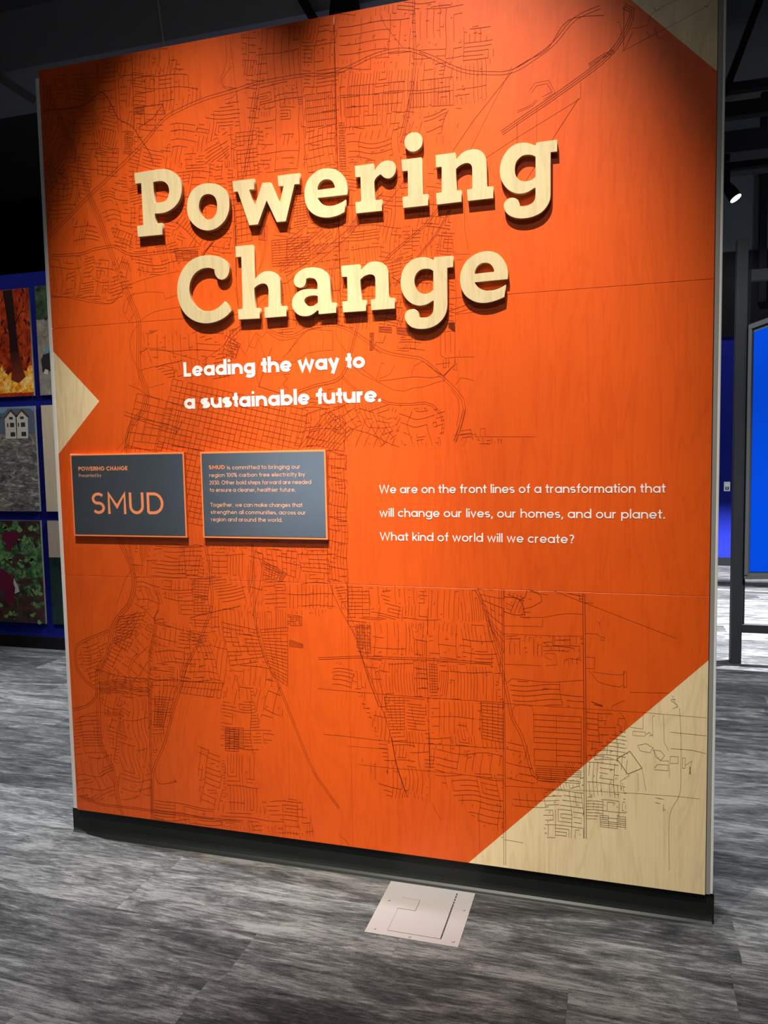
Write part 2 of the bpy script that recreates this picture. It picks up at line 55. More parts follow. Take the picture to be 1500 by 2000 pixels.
ROADS="""
3 3 5 1|34,2995 98,2851 158,2714 203,2578 224,2530 260,2438 300,2327 340,2227 385,2124 399,2081 394,1984 390,1907 416,1835 423,1804 407,1749 369,1719 339,1680 323,1633 320,1585
3 3 5 1|266,1270 281,1209 307,1165 327,1092 322,1043 298,984 248,932 216,885 198,813 180,761 139,712 132,643 130,510 133,397 184,294 202,172 218,104
3 2 6 1|-1,2428 120,2514 186,2561 327,2652 447,2734 543,2812 615,2838 715,2860 846,2874 921,2884 1097,2885 1217,2874 1366,2911 1463,2913 1543,2883 1658,2817 1743,2795 1826,2788 1907,2822 1960,2855 2023,2916 2099,2938
3 1 0 1|1826,2792 1875,2814 1939,2840 2003,2915 2112,2912
5 1 0 1|-5,2915 73,2912 167,2906 223,2919 284,2946 330,2878 348,2840 405,2807 434,2764 479,2697 490,2655
3 1 0 0|424,2975 508,2976 507,2919 424,2918
3 2 5 1|0,2365 158,2359 205,2370 303,2375 338,2354 387,2335 489,2333 569,2337 672,2336
2 1 0 1|-10,2203 115,2198 208,2175 286,2162 330,2205 368,2225 427,2240 494,2250 582,2258
2 1 0 1|-10,2211 77,2199 194,2170 275,2161 310,2176
2 1 0 1|431,2240 436,2193 384,2190 355,2153 344,2119 330,2128 342,2166 384,2193
2 1 0 1|436,2193 513,2184 517,2161 568,2172
2 1 0 1|401,2084 465,2115 576,2126 641,2125
2 1 0 1|401,2077 367,2044 355,1986 371,1935 389,1903 386,1844
2 1 0 1|341,1846 386,1829 414,1808 494,1782 581,1753
3 2 8 0|317,1738 445,1697 534,1675 555,1663
2 2 12 0|278,1586 327,1633
2 1 0 1|337,2123 356,2087 380,2117
4 1 0 0|570,1705 561,1682 537,1648
2 1 0 0|429,1831 502,1845
2 1 0 1|392,1899 455,1911 511,1912 544,1899
2 1 0 0|409,1983 481,1979 547,1957 659,1922
4 1 0 0|519,1609 662,1587
3 1 0 0|523,1629 559,1744
2 1 0 0|520,1804 548,1895
2 1 0 1|667,1922 763,1979 786,2019 829,2042 893,2104 976,2171
3 2 7 1|763,1971 790,2007 828,2035
2 1 0 1|796,1999 826,1961 845,1933
3 2 6 1|845,2481 918,2819 944,2990
3 1 0 0|819,2502 821,2329 817,2183 823,2109
4 1 0 0|820,2475 819,2348 817,2220
2 2 5 1|815,2183 827,2109 833,2034
2 1 0 1|942,2336 934,2283 918,2248 897,2221
2 1 0 1|931,2481 935,2391 932,2301 906,2231
2 2 5 0|979,2239 1140,2353 1219,2433 1277,2496
3 2 12 0|1017,2195 1137,2256 1254,2333 1331,2421 1378,2467
2 2 5 1|931,2028 971,2004 1031,1993 1091,2015 1146,2022 1208,2018 1265,1993 1340,1941 1395,1912 1505,1889 1519,1881 1551,1855 1594,1811 1632,1772 1653,1743 1658,1709 1645,1657 1623,1602 1616,1583
2 1 0 1|846,1941 890,2012 914,1993 931,2014 980,1981 1051,1985
2 1 0 1|866,2032 859,1966 884,1957 899,1993 927,1918 978,1906 1038,1898 1060,1911 1089,1928 1128,1933 1187,1934
2 1 0 1|1009,1923 1071,1998 1146,2015 1153,1979 1148,1936
2 1 0 0|992,1915 1081,2001
2 1 0 0|1105,2012 1189,2002 1185,1932
2 1 0 1|1200,2012 1207,1966 1244,1920 1281,1875 1347,1822 1352,1815
3 2 4 0|1285,2024 1254,1916
3 2 5 1|1051,1793 1125,1814 1184,1822 1219,1842 1239,1873
2 2 4 1|1219,1840 1279,1784 1355,1754 1392,1739 1466,1733 1521,1736 1548,1726 1574,1701 1584,1659 1580,1624 1573,1585
2 1 0 1|1262,1874 1292,1846 1346,1817 1374,1803 1411,1784 1448,1779 1476,1788 1521,1792 1558,1803 1594,1811
2 1 0 1|1352,1818 1393,1820 1486,1827 1540,1821 1576,1824
2 1 0 1|1473,1824 1483,1863 1514,1878 1594,1815
2 1 0 0|1347,1822 1366,1881 1379,1874
2 1 0 1|1356,1825 1397,1841 1413,1867
2 1 0 1|1629,1793 1647,1816 1692,1804
2 1 0 1|1611,1780 1637,1744 1638,1692 1631,1654
3 2 4 1|1619,1583 1641,1647 1658,1709
2 1 0 0|903,1919 884,1857 899,1817
3 1 0 0|949,1954 893,1818 1004,1782
2 1 0 1|996,1852 1010,1840 989,1823 1015,1803
2 1 0 0|990,1856 1019,1858
2 1 0 0|1620,1623 1698,1624 1694,1616 1897,1611 1897,1582
2 1 0 0|1712,1617 1712,1641 1729,1644 1729,1617
2 1 0 0|1856,1610 1856,1587
2 1 0 0|1871,1610 1871,1586
2 2 8 1|973,1582 995,1749 1004,1763
2 2 4 1|933,1601 972,1731
3 1 0 1|1148,1112 1183,1019 1259,881 1264,843 1314,723 1369,565 1397,425 1434,321
2 1 0 1|1166,1113 1207,1020 1271,891 1334,743 1374,613
5 1 0 1|1264,852 1291,759 1332,648
5 1 0 1|1378,538 1396,434 1414,379 1428,332
3 2 5 1|647,1236 656,1187 665,1138 668,999 633,907 609,855 536,729 521,667 485,581 434,431 380,320 370,255 363,126
3 2 4 1|847,1239 848,1006 851,927 889,792 939,696 1055,409 1114,317 1168,247
3 1 0 1|322,989 374,962 410,927 452,909 543,889
5 1 0 0|410,931 428,965
3 2 6 0|447,990 429,1046
4 1 0 0|568,940 624,957 790,996
2 1 0 1|324,1129 289,1087 241,982
3 2 5 1|201,872 157,857 66,818 35,787 33,718 58,677 105,637 129,626 122,596 80,554 4,530
2 1 0 1|1,478 61,513 123,529 160,530 233,527 249,520
3 2 4 0|412,937 413,907 378,760 374,677 368,425 360,105
3 1 0 1|114,712 182,698 253,686 372,685 511,686 713,692
3 2 4 0|-5,166 126,137 273,141 439,140 646,140 758,145
3 1 0 1|385,321 398,258 481,276
5 1 0 0|469,281 480,274
3 1 0 0|554,889 636,869 635,849 556,873
4 1 0 0|555,857 626,844
2 1 0 0|1114,525 1181,526 1329,522 1502,526 1786,534
2 1 0 0|1210,489 1368,491
2 1 0 1|1248,423 1366,422 1538,426 1785,424
3 2 4 0|1101,812 1257,827 1507,835 1744,833
2 1 0 0|1094,698 1254,696 1505,695 1787,698
2 1 0 1|1526,1106 1520,959 1511,885 1516,700 1517,531 1518,308
4 1 0 1|1517,987 1519,922
4 1 0 0|1518,569 1520,437
2 1 0 1|1527,309 1536,284 1558,248
2 1 0 0|1224,1096 1224,983
3 1 0 0|1220,1096 1222,979
3 2 5 1|1693,1089 1717,1040 1744,934 1770,845 1796,739 1813,650 1848,580 1882,456 1903,437 1960,437
3 2 4 0|1784,1096 1785,918 1785,684 1785,465 1785,112
4 2 4 0|2053,1088 2055,915 2057,670 2059,245
2 1 0 0|1939,1101 2151,1023 2343,953
2 1 0 1|1864,1002 1919,1003 1969,1015 2003,1020 2053,1019
3 1 0 1|1873,1096 1898,1089 1915,1074 1915,1057 1884,1038 1850,1028
4 1 0 1|1788,1068 1833,1066 1850,1049 1859,1011 1815,1009 1787,1018
4 1 0 0|1866,1094 1861,1072 1843,1059
2 1 0 0|1787,968 1918,971 1919,999
2 1 0 0|1787,940 1952,941 2053,945
2 1 0 0|1786,834 1910,836
2 1 0 1|1796,768 1814,784 1935,781 2053,796
2 1 0 1|2059,955 2096,955 2106,947
2 1 0 1|2107,970 2104,990 2094,998
2 1 0 0|2104,987 2107,1001
2 1 0 0|2107,944 2120,946 2119,934 2109,935 2107,944
2 1 0 0|1785,695 2053,698 2249,700 2435,698
2 1 0 0|2201,765 2324,771
2 1 0 0|2329,641 2436,639
2 1 0 1|2329,586 2392,587 2437,579
2 1 0 0|1785,400 1986,410 2235,423 2359,427 2439,426
2 1 0 1|2355,725 2360,627 2361,524 2359,437 2328,355 2329,171
2 1 0 0|2278,695 2272,688 2274,619
2 1 0 0|2306,698 2309,605 2323,579
2 1 0 0|2243,696 2243,644 2201,647
2 1 0 1|2070,540 2137,536 2166,528
4 1 0 0|2161,535 2202,565 2241,511 2196,486 2161,535
2 1 0 0|2241,508 2254,434
2 1 0 0|2202,483 2173,460 2175,425
2 1 0 0|2228,493 2229,431
2 1 0 1|2226,587 2253,596 2274,584 2266,566 2234,570 2226,587
2 1 0 1|2276,576 2298,576 2311,560 2298,542 2276,576
2 1 0 1|2274,584 2282,554 2301,542 2323,544 2326,486
2 1 0 0|2279,515 2289,529 2322,530 2322,511 2279,510
2 1 0 0|2328,560 2353,561 2353,539 2328,536 2328,560
2 1 0 0|2366,559 2374,559 2374,525 2366,524 2366,559
2 1 0 0|2374,534 2395,551 2387,506
5 1 0 0|2389,530 2390,506
2 1 0 0|2211,634 2250,634 2250,620 2211,620 2211,634
2 1 0 1|2253,626 2262,635 2272,626 2262,623
2 1 0 0|2332,764 2340,745 2347,725
2 1 0 0|2328,750 2343,752
2 1 0 1|2328,747 2347,735 2350,728 2334,720
2 1 0 1|2070,829 2083,816 2099,793 2168,780 2178,788
2 1 0 1|2083,826 2119,822 2176,822 2184,828
3 1 0 0|2181,836 2181,777
2 1 0 0|2181,833 2190,833 2191,782 2181,781
5 1 0 0|2078,724 2113,713
5 1 0 0|2086,715 2116,710
2 1 0 0|2142,703 2147,716 2185,736
2 1 0 1|2169,695 2182,680 2191,660 2192,646
2 1 0 0|2159,654 2175,647 2175,619
2 1 0 1|1813,650 1822,690 1883,692 1887,656
2 1 0 1|1873,1090 1936,1080
2 1 0 0|2058,1059 2087,1058
2 1 0 0|2060,875 2089,875 2088,837 2060,837
2 1 0 1|1949,856 1925,869 1928,880 1945,881 1962,878 1966,843 1928,837
2 1 0 1|2003,868 2026,865 2041,872 2041,911
2 1 0 1|1989,845 1989,859 2003,865
3 1 0 0|2041,911 1952,909 1952,941
2 1 0 1|821,79 832,70
2 1 0 1|1167,154 1173,137 1193,124 1205,105
2 1 0 0|1049,203 1068,131
2 1 0 0|1696,278 1695,156
2 1 0 0|1897,1257 1897,1257
2 1 0 0|1784,205 1850,203
3 1 0 0|1841,2625 1841,2574 1839,2448 1840,2400 2035,2674
2 1 0 0|1904,2664 1903,2561
2 1 0 0|2041,2723 2041,2673 1824,2571 1654,2486
3 3 4 1|1791,2600 1874,2645 1923,2670 2035,2732 2097,2769 2143,2807 2180,2862 2195,2912 2170,2929
2 1 0 1|2127,2802 2158,2836 2165,2857 2158,2881 2148,2887
3 1 0 0|2170,2926 2170,2796 2197,2849
2 1 0 1|2197,2859 2239,2860 2248,2888 2277,2906 2321,2920
2 1 0 0|2166,2796 2263,2832 2336,2858 2408,2887 2419,2900
2 1 0 1|2259,2910 2262,2898 2280,2901
3 1 0 0|2402,2890 2411,2883
2 2 6 1|1884,2715 1901,2736 1939,2738 1958,2704 1923,2690
2 2 3 1|1841,2660 1891,2674 1904,2688
3 3 3 1|2066,2769 2112,2792 2143,2800
2 1 0 0|2260,2853 2272,2815 2287,2816
2 1 0 0|2236,2845 2248,2828
2 1 0 0|1619,2440 1826,2803
3 1 0 0|1628,2563 1699,2652 1826,2787
2 1 0 0|1364,3089 1402,3000 1461,2921
3 2 4 1|1502,3064 1502,2967 1505,2885 1494,2796 1473,2691 1454,2610
3 1 0 1|1494,2796 1464,2692 1445,2628
2 1 0 1|1461,2492 1424,2445 1368,2400 1292,2356 1258,2338
3 2 4 1|1250,2334 1331,2412 1383,2449
3 2 4 0|1268,2096 1401,2242 1530,2332 1587,2394
3 2 3 0|1418,2137 1565,2295 1618,2374
4 1 0 0|1409,2172 1458,2134
2 1 0 0|1666,2432 1666,2302 1678,2238
2 1 0 1|1624,2273 1633,2121 1632,2053 1629,1968 1628,1865
2 1 0 0|1630,2029 1764,2035
2 1 0 0|1632,2227 1683,2224
2 1 0 0|1632,2208 1660,2208
2 1 0 0|1630,2033 1753,2061
3 1 0 0|1597,2038 1693,2065
2 1 0 0|1592,1973 1629,1975
2 1 0 0|1578,1971 1577,1895 1595,1884 1628,1886 1695,1884
2 1 0 0|1594,1973 1595,1898
2 1 0 0|1613,1969 1613,1900
2 1 0 0|1644,1909 1644,1885
3 1 0 0|1628,1882 1626,1862 1590,1825
3 1 0 0|1558,1844 1587,1826 1626,1862
2 1 0 0|1559,1865 1612,1869
2 1 0 0|1469,1925 1523,1915
2 1 0 0|1423,1921 1465,1915
2 1 0 0|1619,1848 1633,1841 1633,1865 1621,1852
3 1 0 1|1383,1974 1373,1948 1349,1953 1339,1932 1367,1913
2 1 0 1|1214,2258 1198,2225 1202,2154 1218,2082
2 1 0 0|1222,3072 1215,2675 1214,2537
2 1 0 0|1093,3068 1093,2881 1098,2725 1098,2568
2 1 0 0|576,3053 578,2904 577,2838
4 1 0 0|419,3077 418,2982 417,2871 415,2798
3 2 8 0|349,3066 349,2899 354,2787
2 1 0 1|821,3088 828,3008 840,2883 854,2722
2 1 0 1|806,3064 807,2976 780,2910 809,2879 846,2879
2 1 0 1|826,2956 788,2917 791,2894 840,2880
2 1 0 1|850,2871 828,2850 793,2844
5 1 0 0|421,2871 502,2867 541,2867 548,2828
5 1 0 0|461,2871 462,2801
4 1 0 0|541,2865 500,2823 433,2795
"""
GRIDS="""
26 24 .97 .97 0 .02|538,1861 1087,1724 952,1241 373,1352
5 7 .9 .85 0 .2|378,1813 538,1768 476,1590 310,1605
8 6 .8 .9 0 .2|322,1613 480,1579 432,1433 294,1453
9 5 .75 .7 0 .5|396,2038 765,2020 719,1919 457,1942
7 4 .8 .7 0 .5|527,2015 763,1979 656,1852 503,1872
5 4 .9 .9 0 .2|765,2011 826,1975 803,1924 754,1946
3 5 .8 .9 0 .1|780,1985 818,1972 803,1928 766,1938
9 2 .95 .9 4 .1|1062,1706 1225,1744 1228,1577 1035,1603
4 3 .9 .9 4 .1|1132,1698 1260,1754 1286,1667 1208,1641
7 4 .95 .6 4 .3|1230,1723 1390,1660 1445,1577 1221,1581
6 4 .9 .8 5 .2|1278,1721 1381,1696 1418,1627 1351,1593
7 4 .5 .95 12 .2|1425,1716 1556,1712 1576,1585 1435,1591
3 6 .8 .8 5 .5|1392,1735 1438,1716 1463,1587 1426,1588
4 5 .6 .6 8 .7|1053,1793 1212,1799 1162,1725 1055,1728
10 3 .97 .8 0 .2|1162,1725 1257,1649 1187,1578 1038,1581
6 10 .85 .9 3 .3|1162,1578 1232,1559 1223,1100 1146,1112
10 6 .6 .9 4 .3|296,1226 422,1228 346,1099 327,1098
4 8 .7 .95 4 .1|305,1218 467,1213 392,1090 328,1104
6 7 .7 .95 3 .2|399,1220 646,1224 608,1096 380,1089
6 3 .8 .9 0 .3|535,1214 633,1220 610,1106 530,1114
8 5 .8 .8 0 .2|461,1092 608,1092 575,1015 450,1051
5 5 .6 .7 10 .4|336,1092 461,1092 431,948 327,1006
5 7 .8 .95 0 .1|579,1095 663,1098 649,1018 585,1025
6 8 .75 .95 0 .1|568,944 661,950 653,858 561,904
4 6 .9 .9 0 .2|594,1026 649,1028 662,958 586,955
11 4 .95 .6 0 .1|646,1206 819,1210 815,1102 653,1117
4 9 .6 .95 0 .2|652,1098 820,1132 820,1005 716,997
5 11 .95 .7 0 .2|828,1223 891,1211 879,995 824,997
9 4 .95 .8 0 .1|862,1220 1048,1208 1034,1109 884,1147
7 6 .9 .9 0 .3|891,1172 984,1127 962,1097 887,1108
5 6 .7 .9 0 .2|889,1095 983,1098 980,999 885,996
3 5 .9 .8 0 .1|1027,1214 1148,1216 1156,1132 1045,1138
12 3 .97 .6 0 .3|982,1088 1165,1094 1179,1000 979,992
8 3 .95 .6 0 .3|980,999 1163,1007 1114,969 983,967
13 3 .97 .7 0 .1|858,987 979,992 977,914 867,893
4 16 .9 .97 0 .1|868,909 981,924 974,699 908,738
5 5 .9 .8 0 .3|983,972 1040,967 1039,933 982,930
7 4 .95 .6 0 .3|702,980 843,986 850,888 702,860
5 9 .8 .9 0 .3|705,930 851,908 885,791 737,762
7 5 .9 .6 0 .4|738,782 899,773 938,686 756,683
3 9 .9 .9 0 .1|1224,1096 1303,1098 1304,977 1221,973
9 3 .97 .7 0 .2|1244,1097 1511,1096 1510,1027 1242,1016
6 8 .6 .97 0 .1|1263,1078 1426,1056 1424,973 1265,970
11 3 .97 .6 0 .2|1221,954 1309,959 1309,836 1258,856
8 8 .9 .9 0 .1|1252,946 1307,945 1305,845 1254,848
10 3 .9 .5 2 .4|1309,964 1453,965 1454,845 1306,832
3 8 .7 .95 0 .2|1358,966 1443,965 1441,835 1355,831
5 4 .9 .5 0 .8|1464,968 1520,966 1518,841 1466,838
7 3 .9 .4 0 .8|1524,967 1637,968 1640,841 1522,838
8 4 .9 .6 0 .7|1639,1091 1693,1093 1745,979 1641,974
6 3 .8 .4 0 .9|1511,1090 1642,1091 1641,979 1513,981
5 7 .6 .9 8 .3|1281,819 1359,824 1373,769 1354,771
12 3 .97 .5 0 .2|1355,820 1465,823 1463,696 1317,704
5 4 .95 .8 0 .3|1465,827 1510,826 1516,700 1467,696
3 10 .95 .95 0 .1|1521,819 1551,817 1550,717 1524,715
4 4 .8 .5 0 .5|1553,823 1592,820 1590,702 1553,706
14 4 .96 .7 2 .3|1592,820 1744,826 1769,697 1590,698
4 11 .9 .96 0 .1|1352,684 1429,690 1427,571 1373,566
3 11 .7 .96 0 .1|1433,690 1508,692 1510,568 1436,566
9 4 .96 .5 0 .3|1523,689 1689,695 1691,566 1525,566
5 4 .96 .5 0 .1|1522,626 1578,627 1574,555 1521,554
4 11 .95 .96 0 .1|1707,692 1785,691 1784,556 1709,564
8 4 .6 .6 6 .7|1540,530 1784,534 1784,446 1538,424
9 10 .5 .9 6 .4|1529,423 1783,428 1782,224 1675,266
7 7 .6 .6 3 .7|1249,448 1405,433 1422,312 1364,306
5 4 .6 .7 6 .4|1445,525 1517,528 1514,323 1423,351
9 8 .7 .7 0 .5|1385,385 1512,418 1510,313 1442,315
4 5 .7 .7 3 .7|1302,636 1370,632 1377,499 1329,533
5 8 .9 .9 2 .4|1696,1093 1788,1093 1786,846 1745,952
3 5 .7 .7 0 .7|1716,914 1787,911 1785,702 1757,772
8 7 .7 .7 0 .6|1792,936 1915,936 1918,865 1792,868
8 3 .8 .8 0 .5|1792,936 1910,937 1905,903 1792,901
5 5 .8 .7 0 .5|1795,1093 1864,1072 1853,1010 1794,1011
5 4 .6 .6 6 .5|1798,1079 1885,1064 1877,994 1798,997
4 4 .7 .7 0 .6|1986,1096 2053,1091 2053,1054 2011,1069
5 4 .8 .6 0 .5|1956,945 2053,946 2053,912 1956,910
4 3 .8 .8 0 .4|1994,870 2053,870 2053,845 2000,842
6 5 .45 .5 4 .6|1805,776 2053,793 2053,705 1813,693
2 9 .97 .97 0 .1|1887,665 2045,669 2045,491 1889,484
3 6 .8 .9 0 .3|1891,476 2045,482 2042,437 1900,433
7 6 .6 .6 0 .6|1792,575 1865,564 1900,422 1790,410
6 4 .7 .7 0 .5|1812,385 1986,399 1969,339 1811,329
8 7 .55 .6 0 .6|2060,688 2201,689 2087,549 2060,546
10 10 .6 .6 0 .5|1917,406 2054,412 2054,240 1920,232
9 5 .7 .8 0 .5|1986,503 2057,528 2057,385 1951,391
9 8 .6 .6 0 .5|2060,520 2173,522 2177,399 2060,393
3 6 .95 .95 0 0|2107,334 2190,337 2190,294 2108,294
9 7 .55 .55 0 .6|2060,382 2190,390 2190,330 2061,314
6 8 .8 .8 0 .4|1993,283 2057,292 2057,248 1993,240
4 3 .6 .6 0 .5|2275,424 2315,422 2316,363 2277,375
9 8 .7 .85 7 .3|65,805 194,833 133,703 72,699
4 10 .5 .95 4 .3|229,898 339,961 310,860 199,792
5 10 .8 .95 0 .2|247,930 374,956 283,796 218,824
5 7 .8 .85 6 .3|257,753 383,916 372,687 182,702
3 5 .8 .8 8 .3|316,881 383,916 376,760 295,755
6 7 .85 .7 0 .3|407,917 525,892 505,819 383,819
5 9 .6 .95 0 .3|385,761 502,748 488,693 381,686
8 5 .9 .8 5 .3|540,827 652,828 695,699 516,707
13 2 .97 .9 0 .1|515,687 702,692 688,630 497,640
6 3 .9 .9 0 .2|385,661 498,665 444,495 377,499
3 12 .8 .95 0 .1|397,616 466,617 428,493 390,490
3 8 .8 .9 5 .2|146,661 372,677 368,614 143,619
8 7 .9 .7 8 .3|245,615 369,625 354,318 241,456
7 6 .6 .8 8 .5|148,619 261,606 220,518 142,511
5 11 .4 .95 3 .2|5,500 123,521 163,363 2,325
5 9 .9 .5 10 .4|2,325 188,365 202,172 -2,171
6 7 .6 .85 10 .4|216,432 374,447 363,212 226,175
4 5 .7 .7 10 .4|219,304 354,318 362,190 215,152
6 4 .8 .5 0 .8|667,879 741,863 774,584 664,697
7 10 .4 .96 2 .3|577,434 679,413 692,166 580,195
4 10 .9 .96 0 .1|706,517 783,520 782,443 702,431
9 8 .9 .6 0 .5|702,415 833,417 847,185 704,188
4 12 .5 .96 0 .2|767,401 833,407 834,306 763,298
3 9 .9 .96 0 .1|706,513 763,512 759,425 702,423
7 5 .8 .8 0 .4|371,192 648,182 669,143 367,105
9 9 .7 .7 0 .6|648,182 868,187 1058,140 690,124
9 6 .8 .7 0 .4|870,239 1019,246 1068,121 878,148
8 7 .5 .95 0 .3|848,849 979,846 970,698 886,712
7 6 .7 .7 0 .6|835,768 940,736 956,579 839,589
5 4 .6 .6 0 .7|842,669 906,654 913,555 843,569
4 6 .7 .9 8 .2|1158,818 1237,813 1255,703 1151,702
7 4 .8 .5 6 .4|1168,809 1257,795 1294,712 1175,703
6 4 .8 .8 0 .7|1255,700 1290,698 1368,537 1334,572
1 4 .95 .97 0 0|988,876 1041,863 1041,849 987,852
9 6 .6 .7 8 .5|4,2353 169,2350 144,2203 0,2206
7 6 .8 .8 8 .5|122,2354 227,2349 212,2288 112,2306
6 6 .7 .7 8 .8|117,2276 210,2259 205,2201 106,2202
6 5 .8 .8 10 .7|199,2270 280,2253 270,2196 191,2202
6 6 .7 .7 6 .6|215,2346 295,2320 319,2250 210,2259
8 7 .7 .7 4 .6|308,2347 368,2323 387,2245 325,2244
9 6 .6 .7 7 .5|391,2331 575,2324 583,2267 405,2253
7 6 .7 .8 6 .5|498,2321 585,2314 587,2267 486,2256
7 7 .6 .7 8 .6|119,2500 223,2480 252,2381 122,2393
5 8 .7 .7 6 .6|142,2488 206,2463 229,2387 160,2390
5 9 .5 .95 12 .3|246,2593 378,2593 380,2427 258,2477
7 9 .7 .8 6 .4|291,2454 392,2426 392,2350 310,2376
4 12 .7 .95 0 .3|378,2593 489,2594 480,2511 378,2512
3 14 .7 .95 0 .2|381,2653 414,2649 413,2405 373,2418
7 7 .7 .7 3 .6|478,2380 578,2389 585,2323 476,2323
8 9 .85 .7 3 .3|572,2501 638,2439 756,2335 575,2342
11 5 .95 .6 3 .2|579,2417 778,2352 777,2315 575,2344
2 9 .8 .96 0 .1|736,2356 681,2305 692,2295 649,2289
3 9 .9 .95 0 .1|564,2338 663,2325 666,2292 573,2296
5 16 .6 .95 0 .6|792,2604 829,2604 838,2291 801,2295
3 7 .9 .95 0 .6|825,2501 887,2504 885,2342 823,2338
9 3 .9 .95 0 .4|907,2493 957,2496 942,2336 912,2343
4 12 .8 .96 0 .2|1050,2486 1105,2487 1102,2375 1052,2371
5 10 .9 .96 0 .1|962,2335 1110,2335 1108,2241 963,2244
4 3 .9 .8 0 .2|1022,2329 1102,2375 1100,2322 1030,2292
9 3 .97 .8 0 .1|989,2233 1060,2290 1058,2227 994,2215
6 5 .9 .8 2 .3|1050,2291 1179,2367 1197,2313 1078,2235
22 3 .97 .8 0 .1|1119,2302 1254,2307 1255,2220 1120,2213
12 4 .97 .6 0 .3|1223,2293 1375,2293 1355,2229 1221,2214
10 7 .7 .8 0 .5|1224,2345 1367,2340 1374,2279 1222,2275
6 6 .8 .8 2 .6|978,2207 1058,2218 1073,2056 993,2061
6 7 .7 .7 4 .7|1175,2227 1213,2223 1219,2064 1181,2066
14 4 .9 .8 0 .5|1171,2085 1267,2078 1265,2007 1170,2028
6 6 .7 .7 0 .6|972,2026 1052,2021 1035,1995 981,1998
8 7 .6 .7 2 .7|1364,2228 1456,2237 1436,2136 1372,2167
7 6 .7 .7 4 .7|1409,2138 1454,2134 1452,2031 1416,2050
9 7 .7 .6 0 .6|1449,2340 1530,2332 1502,2250 1447,2255
9 8 .7 .7 0 .6|1565,2312 1632,2302 1631,2222 1564,2228
8 8 .6 .7 0 .6|1429,2257 1564,2278 1564,2228 1456,2203
5 9 .5 .95 8 .2|1602,2157 1632,2154 1630,2019 1607,2020
3 20 .5 .96 0 .1|1584,2175 1602,2174 1604,2055 1590,2056
7 7 .6 .6 0 .7|1352,2072 1453,2048 1452,1996 1360,2002
2 14 .9 .97 0 0|1607,2003 1628,2002 1628,1971 1607,1986
18 2 .97 .95 0 0|1360,2005 1406,2000 1406,1981 1359,1988
18 2 .97 .95 0 0|1424,1998 1470,1993 1470,1967 1424,1977
2 14 .95 .97 0 0|1326,1986 1341,1985 1336,1925 1324,1926
5 5 .6 .6 4 .5|1433,1971 1524,1957 1505,1906 1423,1921
3 3 .6 .7 0 .5|1580,1885 1612,1886 1608,1849 1583,1850
4 4 .8 .8 0 .5|1641,1643 1691,1652 1687,1604 1644,1584
12 3 .7 .7 0 .7|1698,1612 1793,1610 1784,1588 1706,1590
34 4 .97 .7 0 .1|1230,2869 1624,2842 1631,2711 1230,2721
16 5 .92 .95 0 .15|1107,2818 1221,2814 1222,2705 1111,2706
13 4 .9 .8 0 .3|1236,2825 1466,2811 1446,2678 1240,2689
8 5 .7 .7 0 .5|1234,3045 1488,3034 1496,2894 1234,2876
7 5 .8 .6 0 .6|927,3062 1093,3060 1097,2880 920,2880
10 8 .6 .6 0 .7|930,2879 1093,2881 1102,2785 933,2791
6 4 .6 .7 0 .5|897,2796 1094,2786 1098,2568 910,2573
5 10 .8 .95 0 .3|834,2725 915,2723 920,2572 838,2572
3 22 .7 .96 0 .3|824,2726 854,2725 863,2524 830,2524
7 6 .9 .8 4 .3|1103,2698 1216,2700 1222,2554 1107,2558
4 18 .8 .96 0 .2|1229,2707 1248,2705 1252,2550 1229,2553
7 6 .8 .7 8 .4|1247,2671 1464,2667 1453,2577 1260,2566
6 5 .9 .6 5 .3|1261,2600 1445,2611 1425,2546 1278,2530
9 4 .9 .5 4 .4|1297,2545 1462,2576 1453,2476 1369,2468
7 7 .9 .6 0 .5|1509,3031 1669,3022 1667,2835 1512,2900
9 6 .8 .5 0 .5|1508,2966 1608,2893 1594,2871 1506,2884
7 7 .7 .8 0 .6|1626,2946 1761,2948 1768,2843 1624,2834
8 6 .8 .6 0 .5|1641,2847 1760,2853 1742,2703 1636,2710
12 2 .97 .9 0 .1|1484,2806 1632,2800 1633,2710 1482,2723
6 5 .5 .6 12 .3|1518,2710 1665,2698 1639,2620 1534,2625
5 4 .8 .6 6 .3|1482,2715 1535,2707 1621,2589 1480,2590
5 6 .6 .7 8 .4|52,2941 166,2897 180,2734 25,2714
7 7 .7 .8 6 .4|4,2862 88,2764 125,2606 6,2600
5 6 .8 .9 8 .3|1,2717 130,2683 124,2577 9,2580
8 9 .7 .8 5 .4|166,2888 280,2881 250,2744 175,2734
9 9 .7 .7 3 .5|201,2901 342,2845 339,2714 236,2708
4 6 .8 .9 0 .3|245,2745 345,2732 330,2631 249,2650
5 3 .8 .6 0 .4|357,2963 415,2955 415,2872 353,2880
3 12 .8 .96 0 .2|377,2793 410,2784 402,2707 366,2711
7 5 .8 .8 2 .4|419,2867 549,2844 541,2772 432,2773
10 2 .9 .9 0 .1|419,2867 459,2866 462,2843 418,2845
9 9 .7 .7 3 .4|386,2746 559,2687 597,2581 379,2616
5 8 .9 .6 6 .3|564,2796 680,2781 675,2655 568,2649
6 5 .7 .7 3 .5|569,2668 707,2669 705,2615 577,2621
6 8 .6 .8 6 .4|698,2688 804,2746 810,2638 706,2633
6 9 .6 .6 0 .8|777,2750 825,2752 833,2600 784,2605
3 9 .95 .5 3 .2|747,2628 789,2626 782,2569 734,2557
8 5 .8 .6 0 .5|414,3074 577,3066 578,2994 415,3001
6 6 .6 .7 2 .6|867,3072 927,3065 931,2905 871,2914
6 7 .6 .7 2 .6|141,3061 357,3046 340,2938 168,2925
6 7 .6 .6 10 .6|46,3037 175,3037 171,2981 122,2932
F 8 15 16 .7 .7 .3|289,1226 422,1228 408,947 326,985 327,1092
